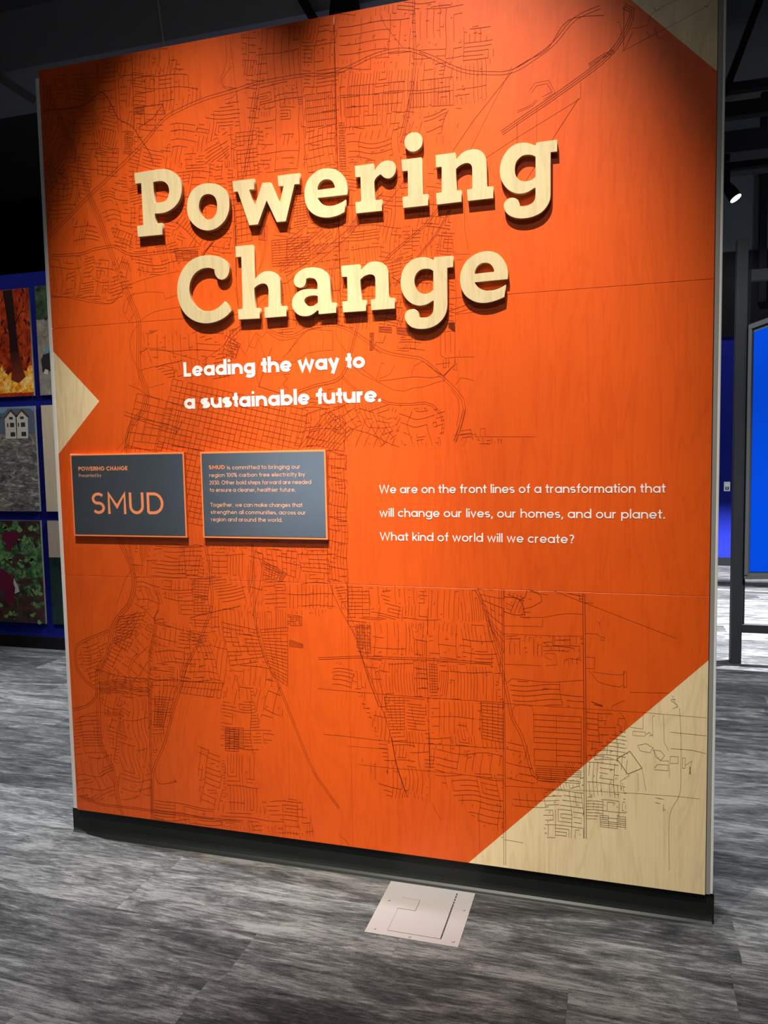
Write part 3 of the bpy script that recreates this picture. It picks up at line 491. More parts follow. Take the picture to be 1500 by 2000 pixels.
F -4 15 16 .6 .9 .3|422,1228 647,1232 635,957 408,947
F 2 14 15 .7 .7 .3|647,1232 1149,1240 1172,981 983,963 974,699 861,711 841,629 710,629 632,877 637,997
F 62 15 15 .8 .6 .3|321,981 407,917 388,532 142,511 130,639 193,812
F 15 16 16 .6 .6 .5|66,814 196,863 185,749 119,632 37,740
F 3 15 15 .8 .7 .3|408,947 632,887 710,629 497,634 470,539 373,319 378,531
F 20 14 15 .6 .9 .4|1,474 123,523 140,382 202,172 -5,131
F 75 15 15 .9 .6 .3|148,533 378,531 366,191 216,174
F 0 15 14 .6 .9 .4|577,434 679,413 692,618 841,629 921,496 834,428 836,184 597,155
F 6 12 14 .7 .7 .7|370,166 647,165 870,249 1020,266 1074,116 366,97
F 2 14 15 .8 .7 .3|1161,1090 1701,1090 1771,935 1788,847 1785,465 1520,437 1510,307 1442,315 1332,648 1258,852
F -3 16 15 .6 .7 .5|1529,438 1785,446 1784,205 1675,266
F -8 16 15 .6 .8 .4|14,3023 346,3048 335,2715 182,2571 0,2444
F -8 17 15 .8 .6 .4|358,3055 576,3057 716,2866 565,2814 362,2711
F 4 16 15 .6 .8 .6|0,2359 307,2338 385,2216 298,2165 101,2199 -3,2202
F -8 16 14 .5 .9 .3|264,2587 859,2863 838,2291 476,2323 365,2352 280,2456
F -7 15 14 .8 .7 .4|867,3068 1488,3067 1669,3027 1657,2747 1461,2525 1181,2437 1098,2568 889,2575
F -7 15 14 .8 .8 .3|962,2352 1181,2437 1479,2523 1620,2507 1629,1985 1433,1988 1189,2012 971,2017 988,2206
F 10 15 15 .8 .7 .3|1038,1707 1221,1759 1392,1735 1592,1711 1587,1578 1034,1581
F 14 15 15 .6 .7 .5|406,2051 828,2035 779,1851 520,1858 395,1965
F 5 14 16 .7 .8 .3|1158,1569 1232,1568 1225,1100 1146,1112
F -5 18 16 .7 .7 .5|369,2333 586,2328 587,2261 409,2243
F 2 16 16 .7 .7 .5|1255,738 1368,537 1442,315 1384,308 1320,532 1235,717
F 2 16 15 .5 .5 .6|1797,937 2050,943 2050,889 1797,865
F 2 15 15 .6 .6 .6|2060,679 2193,681 2195,330 2061,314
F 2 15 15 .6 .6 .6|1920,406 2054,412 2054,248 1993,240 1920,296
"""
# ---------------------------------------------------------------- helpers
MD={}
def link(o,parent=None):
    COL.objects.link(o)
    if parent: o.parent=parent
    return o
def tag(o,label=None,cat=None,group=None,kind=None):
    if label: o['label']=label
    if cat: o['category']=cat
    if group: o['group']=group
    if kind: o['kind']=kind
    return o
def mesh_obj(name,verts,faces,mat,parent=None,loc=(0,0,0),smooth=False):
    me=bpy.data.meshes.new(name); me.from_pydata([tuple(v) for v in verts],[],faces); me.update()
    if mat: me.materials.append(mat)
    if smooth:
        for p in me.polygons: p.use_smooth=True
    o=bpy.data.objects.new(name,me); o.location=loc; return link(o,parent)
def empty(name,loc):
    o=bpy.data.objects.new(name,None); o.location=loc; o.empty_display_size=.1; return link(o)
class MB:
    def __init__(s): s.v=[];s.f=[]
    def box(s,x0,x1,y0,y1,z0,z1,c=0):
        # box with its four long edges of the -Y face chamfered by c
        n=len(s.v)
        if c<=0:
            s.v+=[(x0,y0,z0),(x1,y0,z0),(x1,y1,z0),(x0,y1,z0),(x0,y0,z1),(x1,y0,z1),(x1,y1,z1),(x0,y1,z1)]
            s.f+=[tuple(n+i for i in q) for q in ((0,1,5,4),(1,2,6,5),(2,3,7,6),(3,0,4,7),(4,5,6,7),(3,2,1,0))]
        else:
            s.v+=[(x0+c,y0,z0+c),(x1-c,y0,z0+c),(x1-c,y0,z1-c),(x0+c,y0,z1-c),(x0,y0+c,z0),(x1,y0+c,z0),(x1,y0+c,z1),(x0,y0+c,z1),(x0,y1,z0),(x1,y1,z0),(x1,y1,z1),(x0,y1,z1)]
            s.f+=[tuple(n+i for i in q) for q in ((0,1,2,3),(4,5,1,0),(5,6,2,1),(6,7,3,2),(7,4,0,3),(8,9,5,4),(9,10,6,5),(10,11,7,6),(11,8,4,7),(11,10,9,8))]
        return s
    def prism(s,poly,y0,y1):   # poly in XZ extruded along Y
        n=len(s.v);k=len(poly)
        s.v+=[(x,y0,z) for x,z in poly]+[(x,y1,z) for x,z in poly]
        s.f+=[tuple(range(n,n+k)),tuple(range(n+2*k-1,n+k-1,-1))]
        for i in range(k):
            j=(i+1)%k; s.f.append((n+i,n+k+i,n+k+j,n+j))
        return s
    def bar(s,a,b,w,h,up=(0,0,1)):
        a=Vector(a);b=Vector(b);d=(b-a).normalized();side=d.cross(Vector(up)).normalized();u=side.cross(d)
        n=len(s.v)
        for p in (a,b):
            for i,j in ((-1,-1),(1,-1),(1,1),(-1,1)): s.v.append(tuple(p+side*(i*w/2)+u*(j*h/2)))
        s.f+=[tuple(n+i for i in q) for q in ((3,2,1,0),(4,5,6,7),(0,1,5,4),(1,2,6,5),(2,3,7,6),(3,0,4,7))]
        return s
    def lathe(s,prof,org,axis,n=24):
        z=Vector(axis).normalized(); x=z.orthogonal().normalized(); y=z.cross(x); o=Vector(org); b=len(s.v)
        for r,h in prof:
            for i in range(n):
                a=2*math.pi*i/n; s.v.append(tuple(o+z*h+x*(r*math.cos(a))+y*(r*math.sin(a))))
        for k in range(len(prof)-1):
            for i in range(n):
                j=(i+1)%n; s.f.append((b+k*n+i,b+k*n+j,b+(k+1)*n+j,b+(k+1)*n+i))
        s.f.append(tuple(b+i for i in range(n-1,-1,-1))); s.f.append(tuple(b+(len(prof)-1)*n+i for i in range(n)))
        return s
    def obj(s,name,mat,parent=None,loc=(0,0,0),smooth=False):
        l=Vector(loc); return mesh_obj(name,[Vector(v)-l for v in s.v],s.f,mat,parent,loc if not parent else Vector(loc)-parent.location,smooth)
# ---------------------------------------------------------------- materials
class NT:
    def __init__(s,name,rough=.6,spec=.3,metal=0):
        s.m=bpy.data.materials.new(name); s.m.use_nodes=True; s.t=s.m.node_tree; s.b=s.t.nodes['Principled BSDF']
        s.b.inputs['Roughness'].default_value=rough; s.b.inputs['Specular IOR Level'].default_value=spec; s.b.inputs['Metallic'].default_value=metal
    def n(s,typ,**k):
        n=s.t.nodes.new(typ)
        for a,v in k.items():
            if a.startswith('i_'):
                key=a[2:]; key=int(key) if key.isdigit() else key.replace('_',' ')
                if isinstance(v,bpy.types.NodeSocket): s.t.links.new(v,n.inputs[key])
                else: n.inputs[key].default_value=v
            else: setattr(n,a,v)
        return n
    def math(s,op,a,b=0,c=0,clamp=False):
        n=s.n('ShaderNodeMath',operation=op,use_clamp=clamp,i_0=a,i_1=b,i_2=c); return n.outputs[0]
    def coord(s,which='Object'): return s.n('ShaderNodeTexCoord').outputs[which]
    def xyz(s,v): return s.n('ShaderNodeSeparateXYZ',i_0=v).outputs
    def scaled(s,v,sc,loc=(0,0,0)): return s.n('ShaderNodeMapping',i_Vector=v,i_Scale=sc,i_Location=loc).outputs[0]
    def noise(s,v,scale,detail=4,rough=.55,dist=0): 
        return s.n('ShaderNodeTexNoise',i_Vector=v,i_Scale=scale,i_Detail=detail,i_Roughness=rough,i_Distortion=dist).outputs[0]
    def ramp(s,f,stops,interp='LINEAR'):
        n=s.n('ShaderNodeValToRGB',i_0=f); e=n.color_ramp; e.interpolation=interp
        while len(e.elements)<len(stops): e.elements.new(.5)
        for k,(p,c) in enumerate(stops): e.elements[k].position=p; e.elements[k].color=(*c,1) if len(c)==3 else c
        return n.outputs[0]
    def mix(s,f,a,b,mode='MIX'):
        n=s.n('ShaderNodeMix',data_type='RGBA',blend_type=mode)
        for i,v in ((0,f),(6,a),(7,b)):
            if isinstance(v,bpy.types.NodeSocket): s.t.links.new(v,n.inputs[i])
            else: n.inputs[i].default_value=v if i==0 else (*v,1)
        return n.outputs[2]
    def col(s,c):
        if isinstance(c,bpy.types.NodeSocket): s.t.links.new(c,s.b.inputs['Base Color'])
        else: s.b.inputs['Base Color'].default_value=(*c,1)
        return s
    def bump(s,h,dist=.001,strength=1):
        b=s.n('ShaderNodeBump',i_Height=h,i_Distance=dist,i_Strength=strength); s.t.links.new(b.outputs[0],s.b.inputs['Normal']); return s
def plain(name,c,rough=.6,spec=.3,metal=0,bump=0):
    t=NT(name,rough,spec,metal); 
    if bump or True:
        nz=t.noise(t.coord(),18,3); t.col(t.mix(t.math('MULTIPLY',nz,.25),tuple(x*1.06 for x in c),tuple(x*.75 for x in c)))
    if bump: t.bump(t.noise(t.coord(),160,2),bump)
    return t.m
def wood_nodes(t,co,light,dark,streak=1.0):
    big=t.noise(t.scaled(co,(5.5,5.5,.9)),1.0,5,.55,.8)
    rings=t.math('SINE',t.math('MULTIPLY',big,62))
    rings=t.math('POWER',t.math('MULTIPLY_ADD',rings,.5,.5),4)
    fine=t.noise(t.scaled(co,(120,120,5)),1.0,4,.6)
    v=t.math('ADD',t.math('MULTIPLY',rings,.30*streak),t.math('MULTIPLY',t.math('SUBTRACT',fine,.42,0,True),1.0))
    v=t.math('ADD',v,t.math('MULTIPLY',t.math('SUBTRACT',t.noise(co,2.2,3),.45,0,True),1.2),0,True)
    return t.mix(v,light,dark),v
def paint_mask(t,co):
    x,_,z=t.xyz(co)
    m1=t.math('LESS_THAN',t.math('ADD',x,z),5.135)
    m2=t.math('LESS_THAN',t.math('SUBTRACT',x,z),1.553)
    m3=t.math('GREATER_THAN',t.math('ADD',x,t.math('ABSOLUTE',t.math('SUBTRACT',z,1.789))),.2045)
    return t.math('MULTIPLY',t.math('MULTIPLY',m1,m2),m3)
def mat_panel():
    t=NT('painted_birch_plywood',.42,.35); co=t.coord()
    wood,v=wood_nodes(t,co,(.88,.70,.41),(.66,.48,.25))
    orange=t.mix(v,(.76,.100,.007),(.60,.066,.004))
    t.col(t.mix(paint_mask(t,co),wood,orange))
    t.bump(v,.0004,.5); return t.m
def mat_ink():
    t=NT('engraved_map_line',.7,.15); co=t.coord()
    t.col(t.mix(paint_mask(t,co),(.12,.075,.042),(.155,.018,.003))); return t.m
def mat_letter():
    t=NT('raised_letter_maple',.45,.3); co=t.coord()
    wood,v=wood_nodes(t,co,(.66,.535,.30),(.47,.37,.19),1.0)
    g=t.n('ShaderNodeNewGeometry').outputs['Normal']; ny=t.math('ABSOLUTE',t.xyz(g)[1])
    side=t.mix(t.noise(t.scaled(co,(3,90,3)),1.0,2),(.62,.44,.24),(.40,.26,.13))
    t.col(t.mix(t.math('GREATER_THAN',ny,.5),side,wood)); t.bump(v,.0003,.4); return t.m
def mat_carpet(perobj=True):
    t=NT('grey_streaked_carpet',.95,.1); co=t.coord()
    if perobj:
        rnd=t.n('ShaderNodeObjectInfo').outputs['Random']
        off=t.n('ShaderNodeCombineXYZ',i_0=t.math('MULTIPLY',rnd,37),i_1=t.math('MULTIPLY',rnd,91),i_2=0.).outputs[0]
    else:
        # beyond the modelled tiles: one offset per tile cell
        x,y,_=t.xyz(co); row=t.math('FLOOR',t.math('DIVIDE',y,.25))
        cell=t.math('FLOOR',t.math('ADD',x,t.math('MULTIPLY',row,.37)))
        wn=t.n('ShaderNodeTexWhiteNoise',noise_dimensions='2D',i_Vector=t.n('ShaderNodeCombineXYZ',i_0=cell,i_1=row).outputs[0]); rnd=wn.outputs['Value']
        off=t.n('ShaderNodeCombineXYZ',i_0=t.math('MULTIPLY',rnd,37),i_1=t.math('MULTIPLY',rnd,91),i_2=0.).outputs[0]
    p=t.n('ShaderNodeVectorMath',operation='ADD',i_0=co,i_1=off).outputs[0]
    a=t.noise(t.scaled(p,(2.6,12,1)),1.0,10,.72,.8)
    b=t.noise(t.scaled(p,(9,110,1)),1.0,8,.8,.6)
    c=t.noise(t.scaled(p,(8,40,1)),1.0,10,.8,1.2)
    s=t.noise(t.scaled(p,(300,420,1)),1.0,2,.8)
    v=t.math('MULTIPLY_ADD',a,.50,-.04)
    v=t.math('ADD',v,t.math('MULTIPLY',b,.40)); v=t.math('ADD',v,t.math('MULTIPLY',c,.30)); v=t.math('ADD',v,t.math('MULTIPLY',s,.24))
    v=t.math('ADD',v,t.math('MULTIPLY',rnd,.08)); v=t.math('SUBTRACT',v,.257)
    base=t.ramp(v,[(.33,(.010,.010,.0105)),(.42,(.026,.026,.027)),(.49,(.062,.062,.062)),(.565,(.15,.15,.147))])
    # broken thin dark and pale ticks
    k=t.noise(t.scaled(p,(5,130,1)),1.0,5,.8,.5)
    base=t.mix(t.math('MULTIPLY',t.math('GREATER_THAN',k,.63),.55),base,(.016,.016,.016))
    base=t.mix(t.math('MULTIPLY',t.math('LESS_THAN',k,.36),.40),base,(.23,.23,.225))
    t.col(base)
    t.bump(t.noise(t.scaled(co,(500,500,1)),1.0,2),.0015,.6); return t.m
def lin(r,g,b):
    f=lambda c:(c/255/12.92 if c/255<=.04045 else ((c/255+.055)/1.055)**2.4); return (f(r),f(g),f(b))
M_PANEL=mat_panel(); M_INK=mat_ink(); M_LET=mat_letter()
M_WHITE=plain('white_vinyl_print',(.86,.85,.84),.5); M_SALMON=plain('orange_printed_lettering',(.95,.30,.12),.5); M_SALMON2=plain('pale_orange_printed_lettering',(.85,.42,.27),.5)
M_CORE=plain('partition_core_grey',(.30,.29,.27),.6); M_ALU=plain('brushed_aluminium_trim',(.30,.29,.27),.45,.4,.0); M_ALUW=plain('pale_aluminium_bead',(.75,.76,.74),.35,.5,.0)
M_RUB=plain('charcoal_rubber_base',(.013,.0145,.0135),.36,.18); M_STEEL=plain('satin_floor_plate',(.27,.265,.26),.42,.45,.2)
M_BLACK=plain('matt_black',(.006,.006,.007),.9,.1); M_DARK=plain('dark_painted_steel',(.015,.0155,.017),.6,.2); M_GREYF=plain('grey_painted_frame',(.065,.065,.064),.5,.3)
M_BLUE=plain('deep_blue_paint',(.009,.014,.17),.85,.02); M_CEIL=plain('dark_ceiling_deck',(.065,.065,.07),.9,.1,0,.002); M_UP=plain('blue_grey_upper_wall',(.075,.085,.10),.85,.1)
M_SCREEN=plain('bright_blue_panel',(.0,.052,.52),.6,.03); M_CARP=mat_carpet(); M_CARPF=mat_carpet(False)
M_PLQ=plain('slate_blue_plaque_face',(.17,.205,.25),.26,.5,.75); M_RIM=plain('orange_plaque_edge',(.92,.27,.085),.5,.3)
M_SLOT=plain('dark_slot',(.02,.02,.02),.8)
# ---------------------------------------------------------------- room shell
def struct(o): o['kind']='structure'; return o
floor=struct(MB().box(-9,8,-6,10,-.05,-.0065).obj('floor',M_CARPF))
tile_me=None; tiles=[]
def frame_xy(x,y):
    d=Vector((x,y,0))-cam.matrix_world.translation; z=d.dot(W_)
    if z<.2: return None
    return 750+F_PX*d.dot(R_)/z,1000-F_PX*d.dot(U_)/z
import itertools
rows=[]
for j in range(-8,40):
    y=.0-.05+.25*j-.125+.125
    shift=(.07-{0:0.0,1:.04,2:.55}.get(j%3,0)) if False else (.07 if j%2==0 else .07-.04)+(.5 if j%4 in(1,2) else 0)
    for i in range(-9,9):
        x=shift-.5+i+.46
        cs=[frame_xy(x+a,y+b) for a in(-.5,-.4,-.3,-.2,-.1,0,.1,.2,.3,.4,.5) for b in(-.125,.125)]
        ok=any(c and -15<c[0]<1515 and c[1]<2020 and c[1]>1080 for c in cs)
        # hidden behind the exhibit wall
        if ok and y>.35 and all(c is None or 175<c[0]<1380 or c[0]<-15 or c[0]>1515 for c in cs): ok=False
        if y>8.0 or (x<1.2 and y>2.45): ok=False
        if ok: tiles.append(((x-cam.location.x)**2+(y-cam.matrix_world.translation.y)**2,x,y))
tiles.sort(); tiles=tiles[:298]
for k,(_,x,y) in enumerate(tiles):
    if tile_me is None:
        m=MB(); m.v=[(x*(.5-i*.0004),y*(.125-i*.0004),-.0065+.0065*(i>0)-.0004*(i==1)) for i in (0,1,2) for x,y in ((-1,-1),(1,-1),(1,1),(-1,1))] if False else [(x*a,y*c,z) for a,c,z in ((.5,.125,-.0065),(.5,.125,-.0005),(.4994,.1244,0)) for x,y in ((-1,-1),(1,-1),(1,1),(-1,1))]; m.f=[(4*i+k,4*i+(k+1)%4,4*i+4+(k+1)%4,4*i+4+k) for i in (0,1) for k in range(4)]+[(8,9,10,11)]; tile_me=bpy.data.meshes.new('carpet_tile'); tile_me.from_pydata(m.v,[],m.f); tile_me.materials.append(M_CARP)
    o=bpy.data.objects.new('carpet_tile',tile_me); o.location=(x,y,0); link(o,floor)
struct(MB().box(-9,8,-6,10,5.75,5.85).obj('ceiling',M_CEIL))
wb=struct(MB().box(-6,1.2,2.58,2.72,0,3.02).obj('wall_left',M_BLUE))
struct(MB().box(-6,1.2,2.568,2.58,0,.10).obj('baseboard_left',M_BLACK))
struct(MB().box(1.8,8,8.2,8.35,0,2.90).obj('wall_right',M_BLUE))
struct(MB().box(1.8,8,8.188,8.2,0,.10).obj('baseboard_right',M_BLACK))
struct(MB().box(1.8,8,8.17,8.35,2.90,3.95).obj('trim_1',M_BLACK))
struct(MB().box(1.8,8,8.2,8.35,3.95,5.75).obj('trim_2',M_UP))
struct(MB().box(-9,1.8,8.2,8.35,0,5.75).obj('wall_back',M_BLACK))
struct(MB().box(-9.1,-9,-6,8.35,0,5.75).obj('wall_outer',M_BLACK))
struct(MB().box(-9,8,-6.1,-6,0,5.75).obj('wall_front',M_BLACK))
MPALE=plain('pale_reflector',(.75,.77,.78),.7)
struct(MB().box(-2.6,.2,-6.0,-5.98,.55,1.95).obj('reflector_panel',MPALE))  # unseen pale panel added behind the camera for its reflection in the plaques
# ---------------------------------------------------------------- exhibit wall
EW=tag(empty('exhibit_wall',(0,0,0)),'freestanding orange painted plywood partition printed with a street map','wall')
H0,H1,H2,H3=.1024,1.0935,2.0822,3.0665
MB().box(-.024,2.462,.019,.165,0,3.04).obj('wall_core',M_CORE,EW)
for (xa,xb,sd) in ((0,1.2198,-1),(1.2202,2.44,1)):
    for (za,zb) in ((H0,H1-.0006),(H1+.0006,H2-.0006),(H2+.0006,H3)):
        tg=.0007 if za>H2 else 0
        MB().box(xa+(tg if sd>0 else 0),xb-(tg if sd<0 else 0),0,.019,za,zb,.0006).obj('plywood_sheet',M_PANEL,EW)
t=MB().box(-.0235,-.003,.008,.0195,H0,3.045,.001).obj('edge_trim',M_ALUW,EW); tag(t,'pale metal edge trim along the left side')
t=MB().box(2.4415,2.4560,.006,.0195,H0,3.045,.001).obj('edge_trim',M_ALU,EW); tag(t,'grey metal edge trim along the right side')
t=MB().box(2.4562,2.4640,.004,.0195,H0+.004,3.045,.002).obj('edge_bead',M_ALUW,EW)
# rubber cove base: concave toe profile swept along the front and round the right end
prof=[(.0125,.1015),(.0105,.0975),(.0105,.030),(.0085,.020),(.004,.011),(-.003,.0045),(-.0125,.0012),(-.0145,.0)]
v=[];f=[]
xs=[-.0242,2.4628]
for x in xs: v+=[(x,y,z) for y,z in prof]+[(x,.019,0),(x,.019,.1015)]
k=len(prof)+2
for i in range(k): f.append((i,(i+1)%k,k+(i+1)%k,k+i))
f+=[tuple(range(k-1,-1,-1)),tuple(range(k,2*k))]
cb=mesh_obj('cove_base',v,f,M_RUB,EW)
for x0,x1 in ((-.030,-.0242),(2.4625,2.4690)):
    e=MB().box(x0,x1,.010,.165,0,.1015).obj('cove_base',M_RUB,EW)
# ---------------------------------------------------------------- street map print
CLEAR=(1.2325,9,1.0965,1.5862)
def inside(x,z):
    if not(.002<x<2.438 and H0+.001<z<H3-.002): return False
    return not(x>CLEAR[0] and CLEAR[2]<z<CLEAR[3])
LV=[];LF=[]
QC=[0]
def strip(pts,wd,yy,V,Fc,clip=True,closed=False,share=True):
    n=len(pts)
    if n<2: return
    L=[]
    for i,p in enumerate(pts):
        a=pts[i-1] if i>0 else (pts[-1] if closed else None); b=pts[i+1] if i<n-1 else (pts[0] if closed else None)
        d1=((p[0]-a[0]),(p[1]-a[1])) if a else None; d2=((b[0]-p[0]),(b[1]-p[1])) if b else None
        d1=d1 or d2; d2=d2 or d1
        l1=math.hypot(*d1) or 1e-9; l2=math.hypot(*d2) or 1e-9
        n1=(-d1[1]/l1,d1[0]/l1); n2=(-d2[1]/l2,d2[0]/l2)
        m=(n1[0]+n2[0],n1[1]+n2[1]); q=math.hypot(*m)
        if q<.3: m=n1; s=1
        else: m=(m[0]/q,m[1]/q); s=min(1.9,1/max(.35,(m[0]*n1[0]+m[1]*n1[1])))
        L.append(((p[0]+m[0]*wd/2*s,p[1]+m[1]*wd/2*s),(p[0]-m[0]*wd/2*s,p[1]-m[1]*wd/2*s)))
    rng=range(n if closed else n-1)
    if share:
        b0=len(V)
        for l,r in L: V.append((l[0],yy,l[1])); V.append((r[0],yy,r[1]))
    for i in rng:
        j=(i+1)%n
        if clip and not (inside(*pts[i]) and inside(*pts[j])): continue
        if share: Fc.append((b0+2*i,b0+2*i+1,b0+2*j+1,b0+2*j))
        else:
            QC[0]+=1; yq=yy-(QC[0]%60)*3e-6; k=len(V)
            V+=[(L[i][0][0],yq,L[i][0][1]),(L[i][1][0],yq,L[i][1][1]),(L[j][1][0],yq,L[j][1][1]),(L[j][0][0],yq,L[j][0][1])]
            Fc.append((k,k+1,k+2,k+3))
def resample(pts,step,smooth):
    out=[]
    n=len(pts)
    for i in range(n-1):
        p1,p2=pts[i],pts[i+1]; p0=pts[i-1] if i>0 else p1; p3=pts[i+2] if i<n-2 else p2
        d=math.dist(p1,p2); k=max(1,int(d/step))
        for q in range(k):
            t=q/k
            if smooth:
                out.append(tuple(.5*((2*p1[c])+(-p0[c]+p2[c])*t+(2*p0[c]-5*p1[c]+4*p2[c]-p3[c])*t*t+(-p0[c]+3*p1[c]-3*p2[c]+p3[c])*t**3) for c in (0,1)))
            else: out.append((p1[0]+(p2[0]-p1[0])*t,p1[1]+(p2[1]-p1[1])*t))
    out.append(pts[-1]); return out
def offset(pts,d):
    o=[];n=len(pts)
    for i,p in enumerate(pts):
        a=pts[max(0,i-1)];b=pts[min(n-1,i+1)]; dx,dy=b[0]-a[0],b[1]-a[1]; l=math.hypot(dx,dy) or 1
        o.append((p[0]-dy/l*d,p[1]+dx/l*d))
    return o
def yr(_r=random.Random(5)): return -.0002-_r.random()*.00016
for l in ROADS.strip().splitlines():
    h,p=l.split('|'); wd,npar,sp,sm=h.split(); pts=[tuple(float(c)/1000 for c in a.split(',')) for a in p.split()]
    pts=resample(pts,.02,sm=='1')
    for k in range(int(npar)):
        strip(offset(pts,(k-(int(npar)-1)/2)*float(sp)*1.7/1000),float(wd)*.0005,yr(),LV,LF)
rg=random.Random(11)
def yj(): return -.0003-rg.random()*.00022
def grid(nu,nv,ku,kv,warp,stub,Q):
    (a,b,c,d)=Q; ph=[rg.uniform(0,6.3) for _ in range(4)]; wp=warp/1000
    def P(u,v):
        x=(1-u)*(1-v)*a[0]+u*(1-v)*b[0]+u*v*c[0]+(1-u)*v*d[0]; z=(1-u)*(1-v)*a[1]+u*(1-v)*b[1]+u*v*c[1]+(1-u)*v*d[1]
        return (x+wp*math.sin(z*38+ph[0])+wp*.5*math.sin(x*60+ph[1]),z+wp*math.sin(x*34+ph[2])+wp*.5*math.sin(z*55+ph[3]))
    def ln(p,q,wd=.0012):
        n=max(1,int(math.dist(P(*p),P(*q))/.012)) if warp else 1
        if warp==0 and n==1: n=max(1,int(math.dist(P(*p),P(*q))/.05))
        strip([P(p[0]+(q[0]-p[0])*i/n,p[1]+(q[1]-p[1])*i/n) for i in range(n+1)],wd,yj(),LV,LF)
    W_m=(math.dist(a,b)+math.dist(d,c))/2; H_m=(math.dist(a,d)+math.dist(b,c))/2
    J=lambda n,j: [(i+(rg.uniform(-j,j) if 0<i<n else 0))/n for i in range(n+1)]
    if ku>=.9 and kv>=.8 or kv>=.9 and ku>=.8:
        us=J(nu,.06); vs=J(nv,.1)
        for fix,cuts,k,vert in [(u,vs,ku,1) for u in us]+[(v,us,kv,0) for v in vs]:
            st=None
            for i in range(len(cuts)-1):
                if rg.random()<k:
                    if st is None: st=cuts[i]
                    if i<len(cuts)-2: continue
                    ln((fix,st) if vert else (st,fix),(fix,cuts[i+1]) if vert else (cuts[i+1],fix)); st=None
                elif st is not None:
                    ln((fix,st) if vert else (st,fix),(fix,cuts[i]) if vert else (cuts[i],fix)); st=None
        for i in range(nu*2):
            for j in range(nv*2): occ(P((i+.5)/nu/2,(j+.5)/nv/2),True)
    else:
        ang=math.atan2(b[1]-a[1],b[0]-a[0])
        hatch(Q,ang,max(.010,W_m/nu),max(.010,H_m/nv),ku,kv,wp,stub)
OCC=set()
def occ(p,put=False):
    k=(int(p[0]/.009),int(p[1]/.009))
    if put: OCC.add(k)
    return k in OCC
def inpoly(p,Q):
    x,y=p; r=False; n=len(Q)
    for i in range(n):
        x1,y1=Q[i]; x2,y2=Q[i-1]
        if (y1>y)!=(y2>y) and x<(x2-x1)*(y-y1)/(y2-y1)+x1: r=not r
    return r
def hatch(Q,ang,su,sv,ku,kv,wp,stub):
    """streets in blocks: each block has parallel lanes one way or the other, closed by through roads"""
    ca,sa=math.cos(ang),math.sin(ang); ph=[rg.uniform(0,6.3) for _ in range(4)]; wp=max(wp,.0025)
    L=[(x*ca+y*sa,-x*sa+y*ca) for x,y in Q]; x0=min(p[0] for p in L); x1=max(p[0] for p in L); y0=min(p[1] for p in L); y1=max(p[1] for p in L)
    new=set()
    def G_(u,v):
        x=u*ca-v*sa; y=u*sa+v*ca
        return (x+wp*math.sin(y*36+ph[0])+wp*.5*math.sin(x*57+ph[1]),y+wp*math.sin(x*33+ph[2])+wp*.5*math.sin(y*52+ph[3]))
    def ln(p,q,wd=.0012):
        d=math.dist(p,q); n=max(1,int(d/.0065)); run=[]
        for i in range(n+1):
            g=G_(p[0]+(q[0]-p[0])*i/n,p[1]+(q[1]-p[1])*i/n)
            if inpoly(g,Q) and not occ(g): run.append(g); new.add((int(g[0]/.009),int(g[1]/.009)))
            else:
                if len(run)>1: strip(run,wd,yj(),LV,LF)
                run=[]
        if len(run)>1: strip(run,wd,yj(),LV,LF)
    # irregular block lines
    def cuts(a,b,s):
        c=[a]
        while c[-1]<b: c.append(c[-1]+s*rg.uniform(.65,1.4))
        return c
    nb=4.2
    U=cuts(x0-su,x1,su*nb); V=cuts(y0-sv,y1,sv*nb)
    for u in U:
        if rg.random()<.85: ln((u,V[0]),(u,V[-1]),.00125)
    for v in V:
        if rg.random()<.85: ln((U[0],v),(U[-1],v),.00125)
    pv=.5 if abs(ku-kv)<.12 else (.9 if ku>kv else .1)
    for i in range(len(U)-1):
        for j in range(len(V)-1):
            a0,a1,b0,b1=U[i],U[i+1],V[j],V[j+1]; vert=rg.random()<pv
            if rg.random()<.07: continue
            W,H=a1-a0,b1-b0; n=max(2,round(W/su if vert else H/sv)); e=rg.random(); side=rg.random()<.5
            T=lambda t,s:((a0+W*t,b0+H*s) if vert else (a0+W*s,b0+H*t))
            if e<.18 and n>2:      # nested loop streets
                for k in range(1,(n+1)//2+1):
                    t=k/(n+1); s=1-t*.8 if side else t*.8; o_=0 if side else 1
                    ln(T(t,o_),T(t,s)); ln(T(t,s),T(1-t,s)); ln(T(1-t,s),T(1-t,o_))
                continue
            gap=rg.choice([0,0,.15,.22]); m=rg.random()<.3
            for k in range(1,n):
                t=k/n
                if rg.random()<.1: continue
                s0=gap if side else 0; s1=1 if side else 1-gap
                if rg.random()<.15:
                    if rg.random()<.5: s0+=rg.uniform(.3,.55)
                    else: s1-=rg.uniform(.3,.55)
                if s1>s0: ln(T(t,s0),T(t,s1))
            if gap and rg.random()<.6: s=gap if side else 1-gap; ln(T(1/n,s),T(1-1/n,s))
            if m: s=rg.uniform(.4,.6); ln(T(0,s),T(1,s))
            for _ in range(int(n*2*stub)):
                t=rg.random();s=rg.random();d=rg.uniform(.05,.1)
                ln(T(t,s),T(t+d,s),.0011)
                if rg.random()<.4: ln(T(t+d,s),T(t+d,s+d),.0011)
    for k in list(new):
        for dx in (0,1,-1):
            for dy in (0,1,-1):
                c=((k[0]+dx+.5)*.009,(k[1]+dy+.5)*.009)
                if inpoly(c,Q): OCC.add((k[0]+dx,k[1]+dy))
